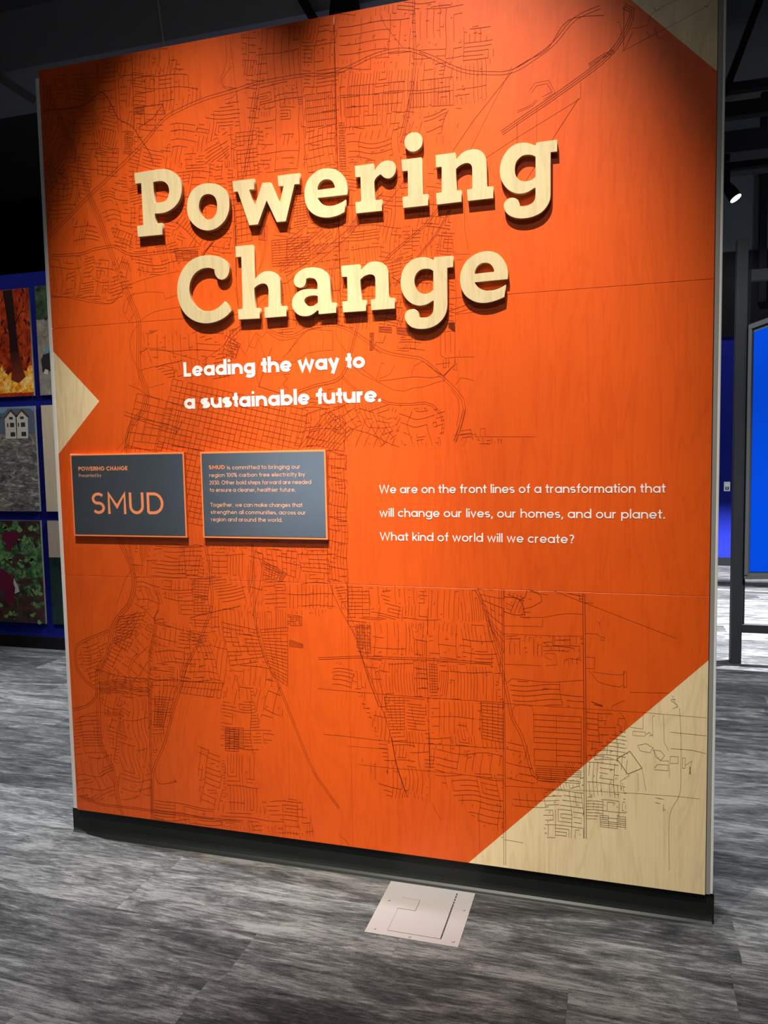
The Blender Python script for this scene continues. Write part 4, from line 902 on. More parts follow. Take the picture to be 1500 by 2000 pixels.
for l in GRIDS.strip().splitlines():
    h,p=l.split('|'); h=h.split(); Q=[tuple(float(c)/1000 for c in a.split(',')) for a in p.split()]
    if h[0]=='F': hatch(Q,math.radians(float(h[1])),float(h[2])/1000,float(h[3])/1000,float(h[4]),float(h[5]),.004,float(h[6])); continue
    grid(int(h[0]),int(h[1]),float(h[2]),float(h[3]),float(h[4]),float(h[5]),Q)
mp=mesh_obj('street_map_print',LV,LF,M_INK,EW); tag(mp,'thin dark brown printed street map lines',kind='stuff')
# ---------------------------------------------------------------- stroke lettering (geometric sans, drawn as strokes)
def arc(cx,cy,rx,ry,a0,a1,n=14): return [(cx+rx*math.cos(math.radians(a0+(a1-a0)*i/n)),cy+ry*math.sin(math.radians(a0+(a1-a0)*i/n))) for i in range(n+1)]
def glyph(ch,w):
    h=w/2; X=.5; C=.7; D=-.19; r=.237+.30*w; E=max(0,w-.095)*1.6; ry=X/2-h+.006; rx=r-h; cy=X/2
    st=[]; A=0
    ring=lambda cx: arc(cx,cy,rx,ry,0,360,28)
    if ch==' ': return [],.26
    if ch=='o': return [ring(r)],2*r
    if ch in 'adgq':
        st=[ring(r)]; s=2*r-h+.012
        top={'a':X,'d':.74,'g':X}[ch]
        if ch=='g': st.append([(s,X),(s,.02)]+arc(s-rx,.0,rx,.2-h,0,-145,12)[0:])
        else: st.append([(s,top),(s,0)])
        return st,2*r+.012
    if ch in 'bp':
        s=h; st=[ring(r+.012),[(s,.74 if ch=='b' else X),(s,0 if ch=='b' else D)]]; return st,2*r+.012
    if ch=='c': return [arc(r,cy,rx,ry,42,318,22)],2*r-.06
    if ch=='e': return [arc(r,cy,rx,ry,0,325,24)+[],('w',w*(1 if w<.12 else .55),[(h*.9,cy-.01),(2*r-h*.6,cy-.01)])],2*r
    if ch=='f': return [[(.10+h,0),(.10+h,.52)]+arc(.10+h+.125,.55,.125,.75-.55-h,180,95,8),[(0,X-h*.9),(.3,X-h*.9)]],.29
    if ch=='t': return [[(.085+h,.68),(.085+h,.12)]+arc(.085+h+.09,.12,.09,.12-h,180,275,7),[(0,X-h*.9),(.29,X-h*.9)]],.29
    if ch in 'hn':
        q=.185+h*.25; return [[(h,0),(h,.74 if ch=='h' else X)],arc(h+q,X-h-q*.98,q,q,180,0,14)+[(h+2*q,0)]],2*q+w
    if ch=='m':
        q=.15+h*.2; return [[(h,0),(h,X)],arc(h+q,X-h-q,q,q,180,0,12)+[(h+2*q,0)],arc(h+3*q,X-h-q,q,q,180,0,12)+[(h+4*q,0)]],4*q+w
    if ch=='r':
        q=.17; return [[(h,0),(h,X)],arc(h+q,X-h-q,q,q,180,80,8)],.27+h*.6
    if ch=='u':
        q=.185+h*.25; return [[(h,X)]+arc(h+q,h+q*.98,q,q,180,360,14),[(h+2*q,X),(h+2*q,0)]],2*q+w
    if ch in 'il':
        st=[[(h,0),(h,X if ch=='i' else .74)]]
        if ch=='i':
            d=.052+h*.25; st.append(('dot',h,.655,d))
        return st,w
    if ch=='k': return [[(h,0),(h,.74)],[(h,.17),(.36,X)],[(.17,.27),(.38,0)]],.40
    if ch=='s':
        q=(X-w)/4+.004; sx=.155
        return [arc(.2+E*.3,X-h-q,sx+E*.1,q,40,270,12)[:-1]+arc(.2+E*.3,h+q,sx+E*.1,q,90,-140,12)],.40+E*.6
    if ch=='v': return [[(h*.8,X),(.225,h*.5),(.45-h*.8,X)]],.45
    if ch=='w': return [[(h*.8,X),(.19+E*.3,h*.4),(.345+E*.5,X-h*.5),(.50+E*.7,h*.4),(.69+E-h*.8,X)]],.69+E
    if ch=='y': return [[(h*.8,X),(.235+E*.3,.06)],[(.46+E*.6-h*.8,X),(.16+E*.3,D)]],.46+E*.6
    if ch=='.': return [('dot',.055+h*.25,.05+h*.22,.055+h*.25)],.11+h*.5
    if ch==',': return [[(.085+h*.3,.09),(.03,-.12)]],.13+h*.3
    if ch=='?': return [arc(.2,C-h-.145,.145,.145,150,-60,12)+[(.2,.19)],('dot',.2,.05+h*.2,.05+h*.25)],.40
    if ch=='L': return [[(h,C),(h,h),(.40,h)]],.42
    if ch=='I': return [[(h,0),(h,C)]],w
    if ch=='T': return [[(0,C-h),(.5,C-h)],[(.25,C),(.25,0)]],.5
    if ch=='W': return [[(h*.7,C),(.235,h*.6),(.44,C-h*.5),(.645,h*.6),(.88-h*.7,C)]],.88
    if ch=='M': return [[(h,0),(h,C-h*.9),(.33,.24),(.66-h,C-h*.9),(.66-h,0)]],.66
    if ch=='N': return [[(h,0),(h,C-h),(.56-h,h),(.56-h,C)]],.56
    if ch=='A': return [[(h*.8,0),(.31,C-h*.6),(.62-h*.8,0)],[(.15,.2),(.47,.2)]],.62
    if ch=='H': return [[(h,0),(h,C)],[(.54-h,0),(.54-h,C)],[(h,C/2),(.54-h,C/2)]],.54
    if ch=='E': return [[(.42,h),(h,h),(h,C-h),(.42,C-h)],[(h,C/2),(.38,C/2)]],.44
    if ch in 'PR':
        q=(.37-h)/2; st=[[(h,0),(h,C-h),(.25,C-h)]+arc(.25,C-h-q,.2-h*.5,q,90,-90,10)[1:]+[(h,C-h-2*q)]]
        if ch=='R': st.append([(.25,C-h-2*q),(.43,0)])
        return st,.46
    if ch=='D': return [[(h,h),(h,C-h),(.24,C-h)]+arc(.24,C/2,.34-h,C/2-h,90,-90,18)[1:]+[(h-.001,h)]],.58
    if ch=='U': return [[(h,C),(h,.27)]+arc(.26,.27,.26-h,.27-h,180,360,16)[1:]+[(.52-h,C)]],.52
    if ch=='O' : return [arc(.36,C/2,.36-h,C/2-h+.006,0,360,30)],.72
    if ch=='C': return [arc(.36,C/2,.36-h,C/2-h+.006,42,318,24)],.66
    if ch=='G': return [arc(.36,C/2,.36-h,C/2-h+.006,42,350,24)+[(.70-h*.3,C/2-.02),(.40,C/2-.02)]],.71
    if ch=='S':
        q=(C-w)/4+.003; return [arc(.235,C-h-q,.235-h,q,35,262,14)[:-1]+arc(.235,h+q,.235-h,q,82,-145,14)],.47
    if ch=='0': return [arc(.22,C/2,.22-h,C/2-h,0,360,24)],.44
    if ch=='1': return [[(0,C-.12),(.15-h*.3,C-h*.5),(.15,0)] if False else [(.15,0),(.15,C-h*.6),(.0,C-.13)]],.15+h
    if ch=='2': return [arc(.2,C-h-.17,.17,.17,160,-35,12)+[(h,h),(.41,h)]],.42
    if ch=='3': return [[(.03,C-h),(.34,C-h),(.18,.42)]+arc(.19,.21,.19,.21-h,85,-140,12)],.41
    if ch=='%': return [arc(.13,.55,.13-h*.7,.15-h*.7,0,360,16),arc(.45,.15,.13-h*.7,.15-h*.7,0,360,16),[(.13,0),(.45,C)]],.58
    return [],.3
def text_obj(s,name,x0,z0,x1,cap,yy,wt,mat,parent,label=None,tr=.075):
    sc=cap/.7; pos=0; items=[]
    for ch in s:
        st,adv=glyph(ch,wt); items.append((pos,st)); pos+=adv+(tr if ch!=' ' else 0)
        if ch==' ': pos+=.0
    pos-=tr; kx=(x1-x0)/pos; V=[];Fc=[]
    q_=0
    for off,st in items:
        for p in st:
            q_+=1; ys=yy-(q_%3)*.00019-.0 if False else yy
            if p[0]=='dot':
                _,cx,cy,rr=p; b=len(V); n=18
                for i in range(n): a=2*math.pi*i/n; V.append((x0+(off+cx)*kx+rr*sc*math.cos(a),yy-.00019,z0+(cy+0)*sc+rr*sc*math.sin(a)))
                Fc.append(tuple(range(b+n-1,b-1,-1)) if False else tuple(range(b,b+n)))
            else:
                ww=wt
                if p[0]=='w': ww,p=p[1],p[2]
                q=[(x0+(off+a)*kx,z0+b*sc) for a,b in p]
                cl=math.dist(q[0],q[-1])<1e-5 and len(q)>6
                if cl: q=q[:-1]
                strip(q,ww*sc,ys,V,Fc,False,cl,False)
    pl=parent.location
    o=mesh_obj(name,[(a-pl[0],b-pl[1],c-pl[2]) for a,b,c in V],Fc,mat,parent)
    if label: o['label']=label
    return o
text_obj('Leading the way to','printed_line',.5844,1.8665,1.3062,.0545,-.0008,.165,M_WHITE,EW,tr=.045,label='bold white printed line reading Leading the way to')
text_obj('a sustainable future.','printed_line',.5819,1.7455,1.3633,.0545,-.0008,.165,M_WHITE,EW,tr=.045,label='bold white printed line reading a sustainable future')
text_obj('We are on the front lines of a transformation that','printed_line',1.3496,1.4240,2.3057,.0291,-.0008,.098,M_WHITE,EW,'first white line of the small printed text')
text_obj('will change our lives, our homes, and our planet.','printed_line',1.3489,1.3406,2.305,.0291,-.0008,.098,M_WHITE,EW,'second white line of the small printed text')
text_obj('What kind of world will we create?','printed_line',1.3487,1.2564,2.0219,.0291,-.0008,.098,M_WHITE,EW,'third white line of the small printed text')
# ---------------------------------------------------------------- raised letters
def outline(txt):
    pts=[];fl=[]
    for a in txt.split():
        sm=a.endswith('~'); x,z=map(float,a.rstrip('~').split(',')); pts.append((x/1000,z/1000)); fl.append(sm)
    n=len(pts); out=[]
    for i in range(n):
        j=(i+1)%n; p1,p2=pts[i],pts[j]
        if not(fl[i] or fl[j]): out.append(p1); continue
        p0=pts[i-1] if fl[i] else p1; p3=pts[(j+1)%n] if fl[j] else p2
        for q in range(5):
            t=q/5; out.append(tuple(.5*((2*p1[c])+(-p0[c]+p2[c])*t+(2*p0[c]-5*p1[c]+4*p2[c]-p3[c])*t*t+(-p0[c]+3*p1[c]-3*p2[c]+p3[c])*t**3) for c in (0,1)))
    return out
T_L=.017
def letter(key,label,group):
    loops=[outline(o) for o in LETTERS[key]]
    bx=(min(p[0] for p in loops[0])+max(p[0] for p in loops[0]))/2; bz=min(p[1] for p in loops[0])
    cu=bpy.data.curves.new('tmp','CURVE'); cu.dimensions='2D'; cu.fill_mode='BOTH'; cu.extrude=T_L/2-.0007; cu.bevel_depth=.0007; cu.bevel_resolution=1; cu.offset=-.0007
    for lp in loops:
        s=cu.splines.new('POLY'); s.points.add(len(lp)-1); s.use_cyclic_u=True
        for i,(x,z) in enumerate(lp): s.points[i].co=(x-bx,z-bz,0,1)
    tmp=bpy.data.objects.new('tmp',cu); COL.objects.link(tmp)
    dg=bpy.context.evaluated_depsgraph_get(); me=bpy.data.meshes.new_from_object(tmp.evaluated_get(dg))
    bpy.data.objects.remove(tmp)
    for v_ in me.vertices:
        x,y,z=v_.co; v_.co=(x,-z,y)
    me.materials.clear(); me.materials.append(M_LET); me.name='raised_letter'; me.update()
    o=bpy.data.objects.new('raised_letter',me); o.location=(bx,-T_L/2-.0003,bz); link(o)
    tag(o,label,'letter',group); return o
GA='raised letters of the word Powering'; GB='raised letters of the word Change'
for k,lb in (('P','raised maple capital P that starts the word Powering'),('o','raised maple letter o between P and w in Powering'),('w','raised maple letter w in the word Powering'),
  ('e','raised maple letter e between w and r in Powering'),('r','raised maple letter r in the word Powering'),('i','raised maple letter i with its round dot in Powering'),
  ('n','raised maple letter n between i and g in Powering'),('g','raised maple letter g that ends the word Powering')): letter(k,lb,GA)
for k,lb in (('C','raised maple capital C that starts the word Change'),('h','raised maple letter h in the word Change'),('a','raised maple letter a in the word Change'),
  ('n2','raised maple letter n between a and g in Change'),('g2','raised maple letter g between n and e in Change'),('e2','raised maple letter e that ends the word Change')): letter(k,lb,GB)
# ---------------------------------------------------------------- plaques
def plaque(x0,x1,z0,z1,label):
    e=tag(empty('sponsor_plaque',((x0+x1)/2,-.0005,z0)),label,'sign','slate grey plaques on the orange wall')
    b=MB().box(x0,x1,-.0125,-.0005,z0,z1,.0006).obj('board',M_RIM,e,loc=((x0+x1)/2,-.0005,z0)); b.location=(0,0,0); tag(b,'orange board showing as a thin rim')
    r=.0062
    f_=MB().box(x0+r,x1-r,-.0131,-.0124,z0+r+.001,z1-r).obj('face_sheet',M_PLQ,e,loc=((x0+x1)/2,-.0005,z0)); f_.location=(0,0,0)
    return e
p1=plaque(.0650,.5790,1.2555,1.5830,'dark plaque with the large orange word SMUD')
p2=plaque(.6480,1.1545,1.2565,1.5820,'slate plaque with seven lines of orange text, right of the SMUD plaque')
y=-.0134
text_obj('POWERING CHANGE','printed_line',.1017,1.5168,.329,.0160,y,.155,M_SALMON,p1,tr=.07)
text_obj('Presented by','printed_line',.1019,1.4917,.2071,.0130,y,.07,M_SALMON2,p1)
text_obj('SMUD','printed_line',.1575,1.3450,.4822,.0850,y,.094,M_SALMON,p1,tr=.105)
text_obj('SMUD','printed_line',.683,1.5165,.7513,.0148,y,.155,M_SALMON,p2,tr=.07)
for s_,x0,z0,x1 in (('is committed to bringing our',.7602,1.5150,1.055),('region 100% carbon free electricity by',.6842,1.4872,1.0732),('2030. Other bold steps forward are needed',.6837,1.4590,1.0961),
  ('to ensure a cleaner, healthier future.',.6843,1.4316,1.0338),('Together, we can make changes that',.6841,1.3753,1.0595),('strengthen all communities, across our',.6842,1.3476,1.0722),('region and around the world.',.6848,1.3202,.9783)):
    text_obj(s_,'printed_line',x0,z0,x1,.0148,y,.095,M_SALMON2,p2)
# ---------------------------------------------------------------- floor access plate
fx,fy,fs=1.3700,-.0165,.3120
FP=tag(empty('floor_access_plate',(fx+fs/2,fy-fs/2,0)),'square metal floor outlet cover plate set in the carpet before the wall','floor outlet')
def flat(x0,x1,y0,y1,z0,z1): return MB().box(x0,x1,y0,y1,z0,z1)
def fobj(mb,name,mat,par=FP):
    return mesh_obj(name,[(a-FP.location[0],b-FP.location[1],c) for a,b,c in mb.v],mb.f,mat,par)
fobj(flat(fx,fx+fs,fy-fs,fy,.0002,.0022),'cover_plate',M_STEEL)
lx0,lx1,ly0,ly1=fx+.072,fx+.248,fy-.285,fy-.020
fobj(flat(lx0-.0012,lx1+.004,ly0-.0012,ly1-.065,.0018,.00235),'lid_gap',M_SLOT)
lid=fobj(flat(lx0,lx1,ly0,ly1,.0020,.0029),'hinged_lid',M_STEEL)
fobj(flat(lx0-.001,lx0+.062,ly1-.139,ly1-.074,.0026,.0031),'flap_gap',M_SLOT,lid)
fobj(flat(lx0-.004,lx0+.0605,ly1-.1375,ly1-.0755,.0028,.0034),'cable_flap',M_STEEL,lid)
for k in range(15):
    yy=ly0+.014+k*.0172
    fobj(flat(lx1+.0005,lx1+.0045,yy,yy+.0105,.0026,.0036),'hinge_knuckle',M_SLOT)
for sx,sy in ((.028,-.120),(.028,-.288),(.292,-.110),(.292,-.288),(.150,-.300)):
    m=MB().lathe([(.0034,0),(.0034,.0008),(.0022,.0014)],(fx+sx,fy+sy,.0021),(0,0,1),12); sw=fobj(m,'screw',M_STEEL); m=MB().lathe([(.0048,0),(.0048,.0002)],(fx+sx+.0006,fy+sy-.0006,.0021),(0,0,1),12); fobj(m,'screw_recess',M_SLOT,sw)
# ---------------------------------------------------------------- photo prints on the left blue wall
def print_mat(name,fn,rough=.5):
    t=NT(name,rough,.3); t.col(fn(t,t.coord())); return t.m
def m_fire(t,co):
    x,_,z=t.xyz(co); n=t.noise(t.scaled(co,(9,9,6)),1.0,7,.7,1.2); n2=t.noise(co,28,5,.7)
    base=t.ramp(n,[(.28,(.03,.004,.002)),(.42,(.28,.018,.004)),(.6,(.55,.06,.008)),(.78,(.9,.22,.03))])
    fl=t.ramp(n2,[(.3,(.5,.05,.0)),(.5,(1,.42,.02)),(.68,(1,.9,.4))])
    hot=t.math('MULTIPLY',t.math('LESS_THAN',z,t.math('MULTIPLY_ADD',n,.22,.10)),t.math('GREATER_THAN',z,t.math('MULTIPLY_ADD',n2,.06,.0)))
    c=t.mix(hot,base,fl); dark=t.math('GREATER_THAN',t.noise(t.scaled(co,(16,16,10)),1.0,6,.75,2.),.56)
    return t.mix(t.math('MULTIPLY',dark,t.math('GREATER_THAN',z,.2)),c,(.02,.006,.004))
def m_debris(t,co):
    z=t.xyz(co)[2]; n=t.noise(t.scaled(co,(9,9,26)),1.0,8,.75,1.5)
    return t.ramp(n,[(.3,(.02,.02,.022)),(.45,(.10,.095,.09)),(.56,(.25,.22,.19)),(.66,(.62,.58,.52))])
def m_farm(t,co):
    z=t.xyz(co)[2]; n=t.noise(co,22,6,.7,.8); g=t.ramp(n,[(.35,(.01,.03,.012)),(.5,(.05,.14,.05)),(.65,(.22,.36,.14))])
    s=t.ramp(t.noise(co,14,5,.7),[(.3,(.018,.01,.009)),(.7,(.09,.045,.04))])
    k=t.math('GREATER_THAN',t.noise(t.scaled(co,(6,6,9)),1.0,4,.6,.6),t.math('MULTIPLY_ADD',t.math('ABSOLUTE',t.math('SUBTRACT',z,.55)),.5,.42))
    return t.mix(k,s,g)
def m_kid(t,co):
    z=t.xyz(co)[2]; n=t.noise(co,16,6,.65,.5)
    a=t.ramp(n,[(.3,(.14,.12,.10)),(.7,(.36,.32,.26))]); b=t.ramp(n,[(.35,(.008,.014,.010)),(.65,(.07,.12,.06))])
    return t.mix(t.math('GREATER_THAN',z,t.math('MULTIPLY_ADD',n,.08,.55)),a,b)
def m_maple(t,co): return wood_nodes(t,co,(.66,.53,.37),(.52,.40,.26))[0]
def m_maple_green(t,co):
    z=t.xyz(co)[2]; n=t.noise(co,9,6,.7,.5)
    return t.mix(t.math('GREATER_THAN',z,t.math('MULTIPLY_ADD',t.noise(co,60,2),.012,.542)),t.ramp(n,[(.35,(.006,.016,.018)),(.7,(.02,.045,.035))]),wood_nodes(t,co,(.48,.38,.30),(.38,.29,.22))[0])
M_EDGE=plain('print_board_edge',(.16,.15,.14),.6)
def pprint(x0,z0,x1,z1,fn,label):
    e=tag(empty('photo_print',(x0,2.58,z0)),label,'picture','square pictures hung on the blue wall')
    m=MB().box(0,x1-x0,-.018,-.0005,0,z1-z0); mesh_obj('backing_board',m.v,m.f,M_EDGE,e)
    m=MB().box(0.001,x1-x0-.001,-.0195,-.018,.001,z1-z0-.001); mesh_obj('picture_face',m.v,m.f,print_mat('print_'+label.split()[0]+'_'+str(int(z0*100)),fn),e)
    return e
def decal(e,poly,mat,y=-.0202,name='printed_shape'):
    ox,oz=e.location[0],e.location[2]; m=MB().prism([(x-ox,z-oz) for x,z in poly],y,y+.0005); return mesh_obj(name,m.v,m.f,mat,e)
RX=-2.302; CX=-2.242
e=pprint(RX-.84,2.056,RX,2.899,m_fire,'burning forest photograph with a dark trunk, top left of the blue wall')
M_TRUNK=print_mat('printed_trunk',lambda t,co:t.ramp(t.math('MULTIPLY_ADD',t.noise(co,30,4),.25,t.math('MULTIPLY',t.xyz(co)[2],1.1)),[(.25,(.20,.03,.01)),(.55,(.02,.007,.006))]))
decal(e,[(-2.548,2.893),(-2.458,2.897),(-2.448,2.758),(-2.437,2.557),(-2.423,2.396),(-2.407,2.30),(-2.37,2.21),(-2.44,2.16),(-2.513,2.189),(-2.500,2.278),(-2.508,2.4),(-2.511,2.562),(-2.532,2.764)],M_TRUNK)
for a,b,w_ in (((-2.45,2.62),(-2.33,2.80),.006),((-2.39,2.71),(-2.31,2.74),.004),((-2.44,2.50),(-2.33,2.60),.004),((-2.52,2.55),(-2.62,2.70),.005),((-2.57,2.63),(-2.58,2.75),.003),((-2.36,2.755),(-2.35,2.87),.004)):
    d=Vector((b[0]-a[0],b[1]-a[1])); n_=Vector((-d.y,d.x)).normalized()*w_
    decal(e,[(a[0]+n_.x,a[1]+n_.y),(a[0]-n_.x,a[1]-n_.y),b],M_TRUNK)
e=pprint(CX,2.056,CX+.84,2.903,m_kid,'photograph of a seated child on dry ground, partly behind the orange wall')
M_KID=plain('printed_dark_clothes',(.022,.017,.02),.6); M_TEAL=plain('printed_teal_shirt',(.12,.26,.27),.6); M_SHOE=plain('printed_light_shoe',(.5,.45,.38),.6)
decal(e,[(-2.125,2.62),(-2.09,2.63),(-2.06,2.25),(-2.205,2.235),(-2.215,2.33),(-2.19,2.375),(-2.165,2.375),(-2.15,2.42),(-2.13,2.45)],M_KID)
decal(e,[(-2.185,2.385),(-2.14,2.455),(-2.12,2.45),(-2.14,2.38)],M_TEAL,-.0208)
decal(e,[(-2.20,2.225),(-2.18,2.26),(-2.15,2.25),(-2.16,2.215)],M_SHOE,-.0208)
e=pprint(RX-.848,1.131,RX-.004,1.977,m_debris,'photograph of wrecked houses above grey rubble')
M_SKY=plain('printed_sky',(.16,.27,.40),.6); M_ROOF=plain('printed_brown_roof',(.07,.045,.03),.6); M_HOUSE=plain('printed_cream_house',(.55,.50,.42),.6); M_HOLE=plain('printed_dark_opening',(.03,.03,.035),.6); M_GRH=plain('printed_grey_house',(.10,.12,.16),.6)
decal(e,[(-3.14,1.88),(-3.14,1.974),(-2.31,1.974),(-2.31,1.88)],M_SKY)
decal(e,[(-3.1,1.80),(-3.1,1.90),(-2.60,1.93),(-2.56,1.962),(-2.345,1.958),(-2.308,1.93),(-2.31,1.76),(-2.6,1.76)],M_GRH,-.0205)
for dx,s in ((0,1),(.107,1.02),(-.17,.95)):
    bx=-2.598+dx
    decal(e,[(bx-.012,1.885),(bx+.065,1.958),(bx+.14,1.888)],M_ROOF,-.0208)
    decal(e,[(bx,1.72),(bx,1.880),(bx+.06,1.935),(bx+.118,1.882),(bx+.112,1.72)],M_HOUSE,-.0212)
    for q in ((.045,1.885,.035,.02),(.05,1.83,.04,.035),(.05,1.755,.045,.035),(.02,1.83,.012,.03)):
        decal(e,[(bx+q[0],q[1]-q[3]/2),(bx+q[0],q[1]+q[3]/2),(bx+q[0]+q[2],q[1]+q[3]/2),(bx+q[0]+q[2],q[1]-q[3]/2)],M_HOLE,-.0216)
e=pprint(CX,1.131,CX+.84,1.978,m_maple,'blank pale maple square between the kneeling child and garden pictures')
e['label']='blank pale maple square right of the wrecked houses photograph'
e=pprint(RX-.852,.211,RX-.008,1.057,m_farm,'photograph of field workers in dark red tops among green plants')
M_RED=plain('printed_maroon_top',(.12,.008,.03),.6); M_LEAF=plain('printed_leaf',(.16,.30,.10),.6); M_WH=plain('printed_white_apron',(.5,.5,.52),.6)
decal(e,[(-2.69,.955),(-2.61,.966),(-2.545,.955),(-2.52,.93),(-2.53,.875),(-2.56,.86),(-2.585,.90),(-2.60,.88),(-2.61,.80),(-2.655,.80),(-2.66,.87),(-2.70,.90)],M_RED)
decal(e,[(-2.535,.90),(-2.51,.88),(-2.52,.83),(-2.505,.80),(-2.53,.80),(-2.55,.85)],M_HOLE)
decal(e,[(-2.78,.655),(-2.70,.65),(-2.62,.60),(-2.575,.54),(-2.575,.50),(-2.62,.47),(-2.60,.40),(-2.66,.36),(-2.70,.38),(-2.69,.46),(-2.78,.49)],M_RED)
decal(e,[(-2.60,.575),(-2.565,.52),(-2.55,.47),(-2.60,.45),(-2.59,.50),(-2.605,.53)],M_WH,-.0208)
rl=random.Random(3)
for k in range(46):
    cx=rl.uniform(-2.80,-2.335); cz=rl.choice([rl.uniform(.84,1.0),rl.uniform(.64,.80),rl.uniform(.22,.70)]); r_=rl.uniform(.010,.028)
    if -2.72<cx<-2.56 and (.42<cz<.63 or .82<cz<.95): continue
    n_=9; ph=rl.uniform(0,6)
    decal(e,[(cx+r_*(1+.35*math.sin(3*a+ph))*math.cos(a),cz+r_*.8*(1+.35*math.cos(2*a+ph))*math.sin(a)) for a in [2*math.pi*i/n_ for i in range(n_)]],M_LEAF,-.0204,'printed_leaf')
e=pprint(CX,.213,CX+.84,1.057,m_maple_green,'picture with a pale wood top over dark green, lowest in its column')
# ---------------------------------------------------------------- display stand on the right
DS=tag(empty('display_stand',(2.93,3.33,0)),'tall dark steel frame stand holding a bright blue panel','display stand')
def dobj(mb,name,mat,par=DS): return mesh_obj(name,[(a-2.93,b-3.33,c) for a,b,c in mb.v],mb.f,mat,par)
dobj(MB().box(2.9335,3.0035,3.33,3.43,0,2.970,.002),'post',M_DARK)
dobj(MB().box(4.50,4.57,3.33,3.43,0,2.970,.002),'post',M_DARK)
dobj(MB().box(3.004,4.4995,3.335,3.385,.2262,.2852,.001),'rail',M_DARK)
dobj(MB().box(3.022,4.4995,3.35,3.40,2.688,2.763,.001),'rail',M_DARK)
dobj(MB().box(3.0045,3.021,3.345,3.40,.286,2.763,.001),'stile',M_DARK)
fr=dobj(MB().prism([(3.0112,.618),(4.42,.655),(4.42,2.85),(3.0112,2.381)],3.318,3.344),'panel_frame',M_GREYF)
for poly in ([(3.0105,.616),(4.42,.652),(4.42,.676),(3.0105,.646)],[(3.0105,2.350),(4.42,2.822),(4.42,2.853),(3.0105,2.384)]):
    dobj(MB().prism(poly,3.306,3.3175),'frame_lip',M_GREYF,fr)
dobj(MB().prism([(3.0105,.640),(3.030,.640),(3.030,2.36),(3.0105,2.35)],3.306,3.3175),'frame_lip',M_GREYF,fr)
dobj(MB().prism([(3.0445,.668),(4.40,.702),(4.40,2.79),(3.0445,2.334)],3.314,3.3178),'blue_panel',M_SCREEN)
# ---------------------------------------------------------------- wall outlet
WO=tag(empty('wall_outlet',(3.482,8.2,.958)),'small metal outlet plate on the far blue wall','outlet')
m=MB().box(-.037,.037,-.006,-.0005,0,.120,.002); mesh_obj('cover_plate',m.v,m.f,M_ALUW,WO)
m=MB().box(-.018,.018,-.009,-.006,.062,.090); mesh_obj('socket',m.v,m.f,M_WHITE,WO)
m=MB().box(-.020,.020,-.010,-.006,.018,.056); mesh_obj('socket',m.v,m.f,M_SLOT,WO)
m=MB().box(-.008,.006,-.012,-.010,.028,.050); mesh_obj('toggle',m.v,m.f,M_ALUW,WO)
# ---------------------------------------------------------------- ceiling services
def svc(name,mb,mat,label,cat,loc): 
    o=mesh_obj(name,[Vector(v)-Vector(loc) for v in mb.v],mb.f,mat,None,loc); return tag(o,label,cat)
M_DUCT=plain('dark_grey_duct',(.13,.13,.138),.8,.1); M_DUCTR=plain('darker_grey_duct',(.03,.03,.034),.85,.05); M_PALE=plain('galvanised_wire',(.30,.28,.24),.5,.4)  # second, darker duct grey serves the right side
svc('ceiling_duct',MB().box(-4.5,2.2,2.0,2.6,4.225,4.62),M_DUCT,'long dark grey duct behind the top left corner of the orange wall','duct',(-1,2.3,4.225))
svc('hanger_wire',MB().bar((-.70,1.96,4.75),(-.62,1.96,4.0),.006,.006,(0,1,0)),M_PALE,'thin pale hanger wire in front of the dark duct','wire',(-.62,1.96,4.0))
svc('ceiling_brace',MB().bar((-2.2,2.0,4.36),(-1.66,2.0,3.99),.055,.04,(0,1,0)),plain('dull_grey_brace',(.10,.10,.10),.7),'dull grey diagonal brace beyond the left edge of the wall','brace',(-1.66,2.0,3.99))
svc('strut_channel',MB().bar((.20,1.9,4.50),(.46,1.9,4.05),.05,.04,(0,1,0)),M_BLACK,'black slanted strut above the vertical seam of the wall','strut',(.46,1.9,4.05))
TL0=empty('track_lamp',(.61,1.9,4.02)); tag(TL0,'black dome of a lamp just above the top edge of the wall','lamp')
m=MB().lathe([(.02,.22),(.06,.21),(.085,.17),(.095,.10),(.095,0)],(0,0,0),(0,0,1),20); mesh_obj('lamp_head',m.v,m.f,M_BLACK,TL0,smooth=True)
m=MB().lathe([(.012,.22),(.012,.60)],(0,0,0),(0,0,1),10); mesh_obj('stem',m.v,m.f,M_BLACK,TL0)
svc('ceiling_duct',MB().box(2.0,7.0,5.2,5.9,4.17,4.36),M_DUCTR,'wide dark duct above the lighting track on the right','duct',(4.5,5.55,4.17))
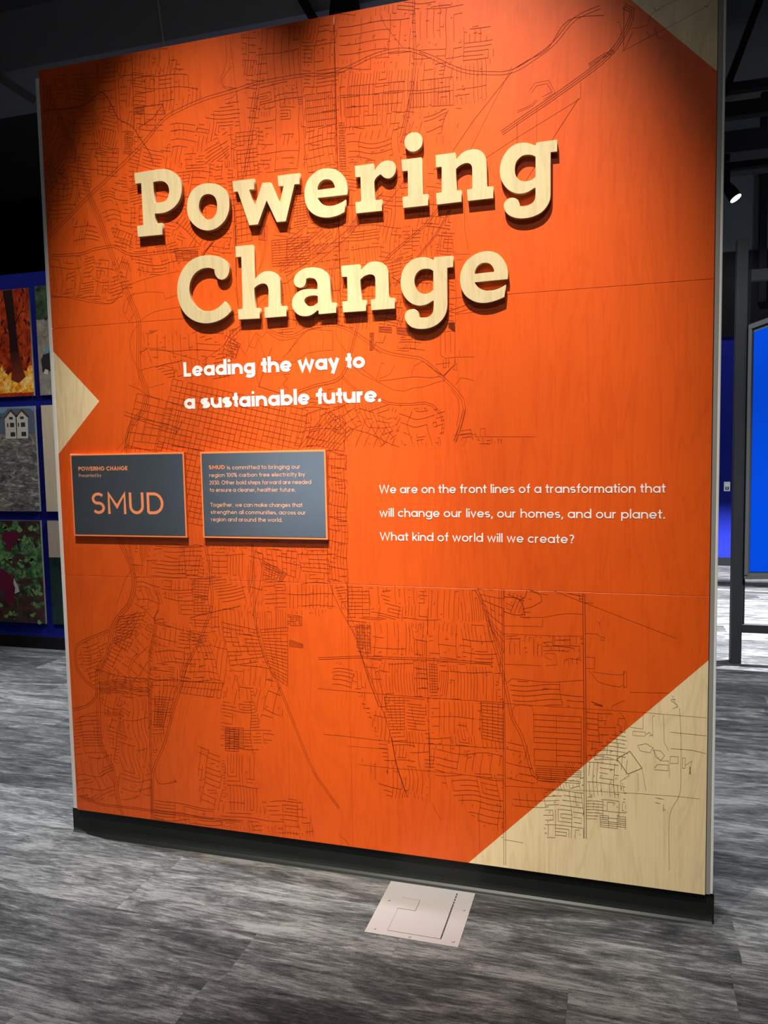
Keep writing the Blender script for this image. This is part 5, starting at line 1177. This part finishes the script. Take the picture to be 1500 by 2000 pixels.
LT=svc('lighting_track',MB().box(2.2,7.0,4.96,5.04,3.955,4.01),M_BLACK,'thin black lighting track right of the orange wall','track',(4.5,5,3.955))
svc('ceiling_joist',MB().box(2.0,7.5,6.0,6.12,4.78,4.92),plain('charcoal_joist',(.025,.025,.028),.85,.05),'charcoal cross beam high on the right, nearest the deck','beam',(4.7,6.06,4.78))
svc('ceiling_joist',MB().box(2.0,7.5,5.9,6.0,4.98,5.06),M_DUCTR,'thin grey cross pipe above the charcoal beam on the right','beam',(4.7,5.95,4.98))
svc('ceiling_brace',MB().bar((3.33,5.0,5.45),(3.02,5.0,4.60),.06,.05,(0,1,0)),M_BLACK,'black slanted brace in the top right corner','brace',(3.02,5,4.6))
svc('hanging_post',MB().box(3.79,3.875,8.08,8.16,3.3,4.90),M_BLACK,'black vertical post against the blue grey upper wall','post',(3.83,8.12,3.3))
svc('hanging_post',MB().box(3.71,3.78,7.60,7.68,4.95,5.6),M_BLACK,'short black drop post under the ceiling on the right','post',(3.74,7.64,4.95))
svc('speaker_box',MB().box(2.985,3.10,5.22,5.34,4.105,4.1705),M_BLACK,'small black box under the wide duct beside the wall','box',(3.04,5.28,4.105))
TL=tag(empty('track_spotlight',(3.05,5.0,3.955)),'black track spotlight with a glowing lens right of the orange wall','lamp')
ax=Vector((.25,-.10,-.42)).normalized()
m=MB().lathe([(.028,0),(.028,-.11)],(0,0,0),(0,0,1),14); mesh_obj('mount',m.v,m.f,M_BLACK,TL)
m=MB().lathe([(.02,-.05),(.034,-.03),(.05,.05),(.056,.14),(.054,.145)],Vector((-.0,0,-.13)),ax,24); mesh_obj('lamp_head',m.v,m.f,M_BLACK,TL,smooth=False)
ml=bpy.data.materials.new('glowing_lens'); ml.use_nodes=True; bb=ml.node_tree.nodes['Principled BSDF']; bb.inputs['Emission Color'].default_value=(1,.97,.92,1); bb.inputs['Emission Strength'].default_value=6
m=MB().lathe([(.049,.1455),(.049,.148)],Vector((-.0,0,-.13)),ax,24); mesh_obj('lens',m.v,m.f,ml,TL)
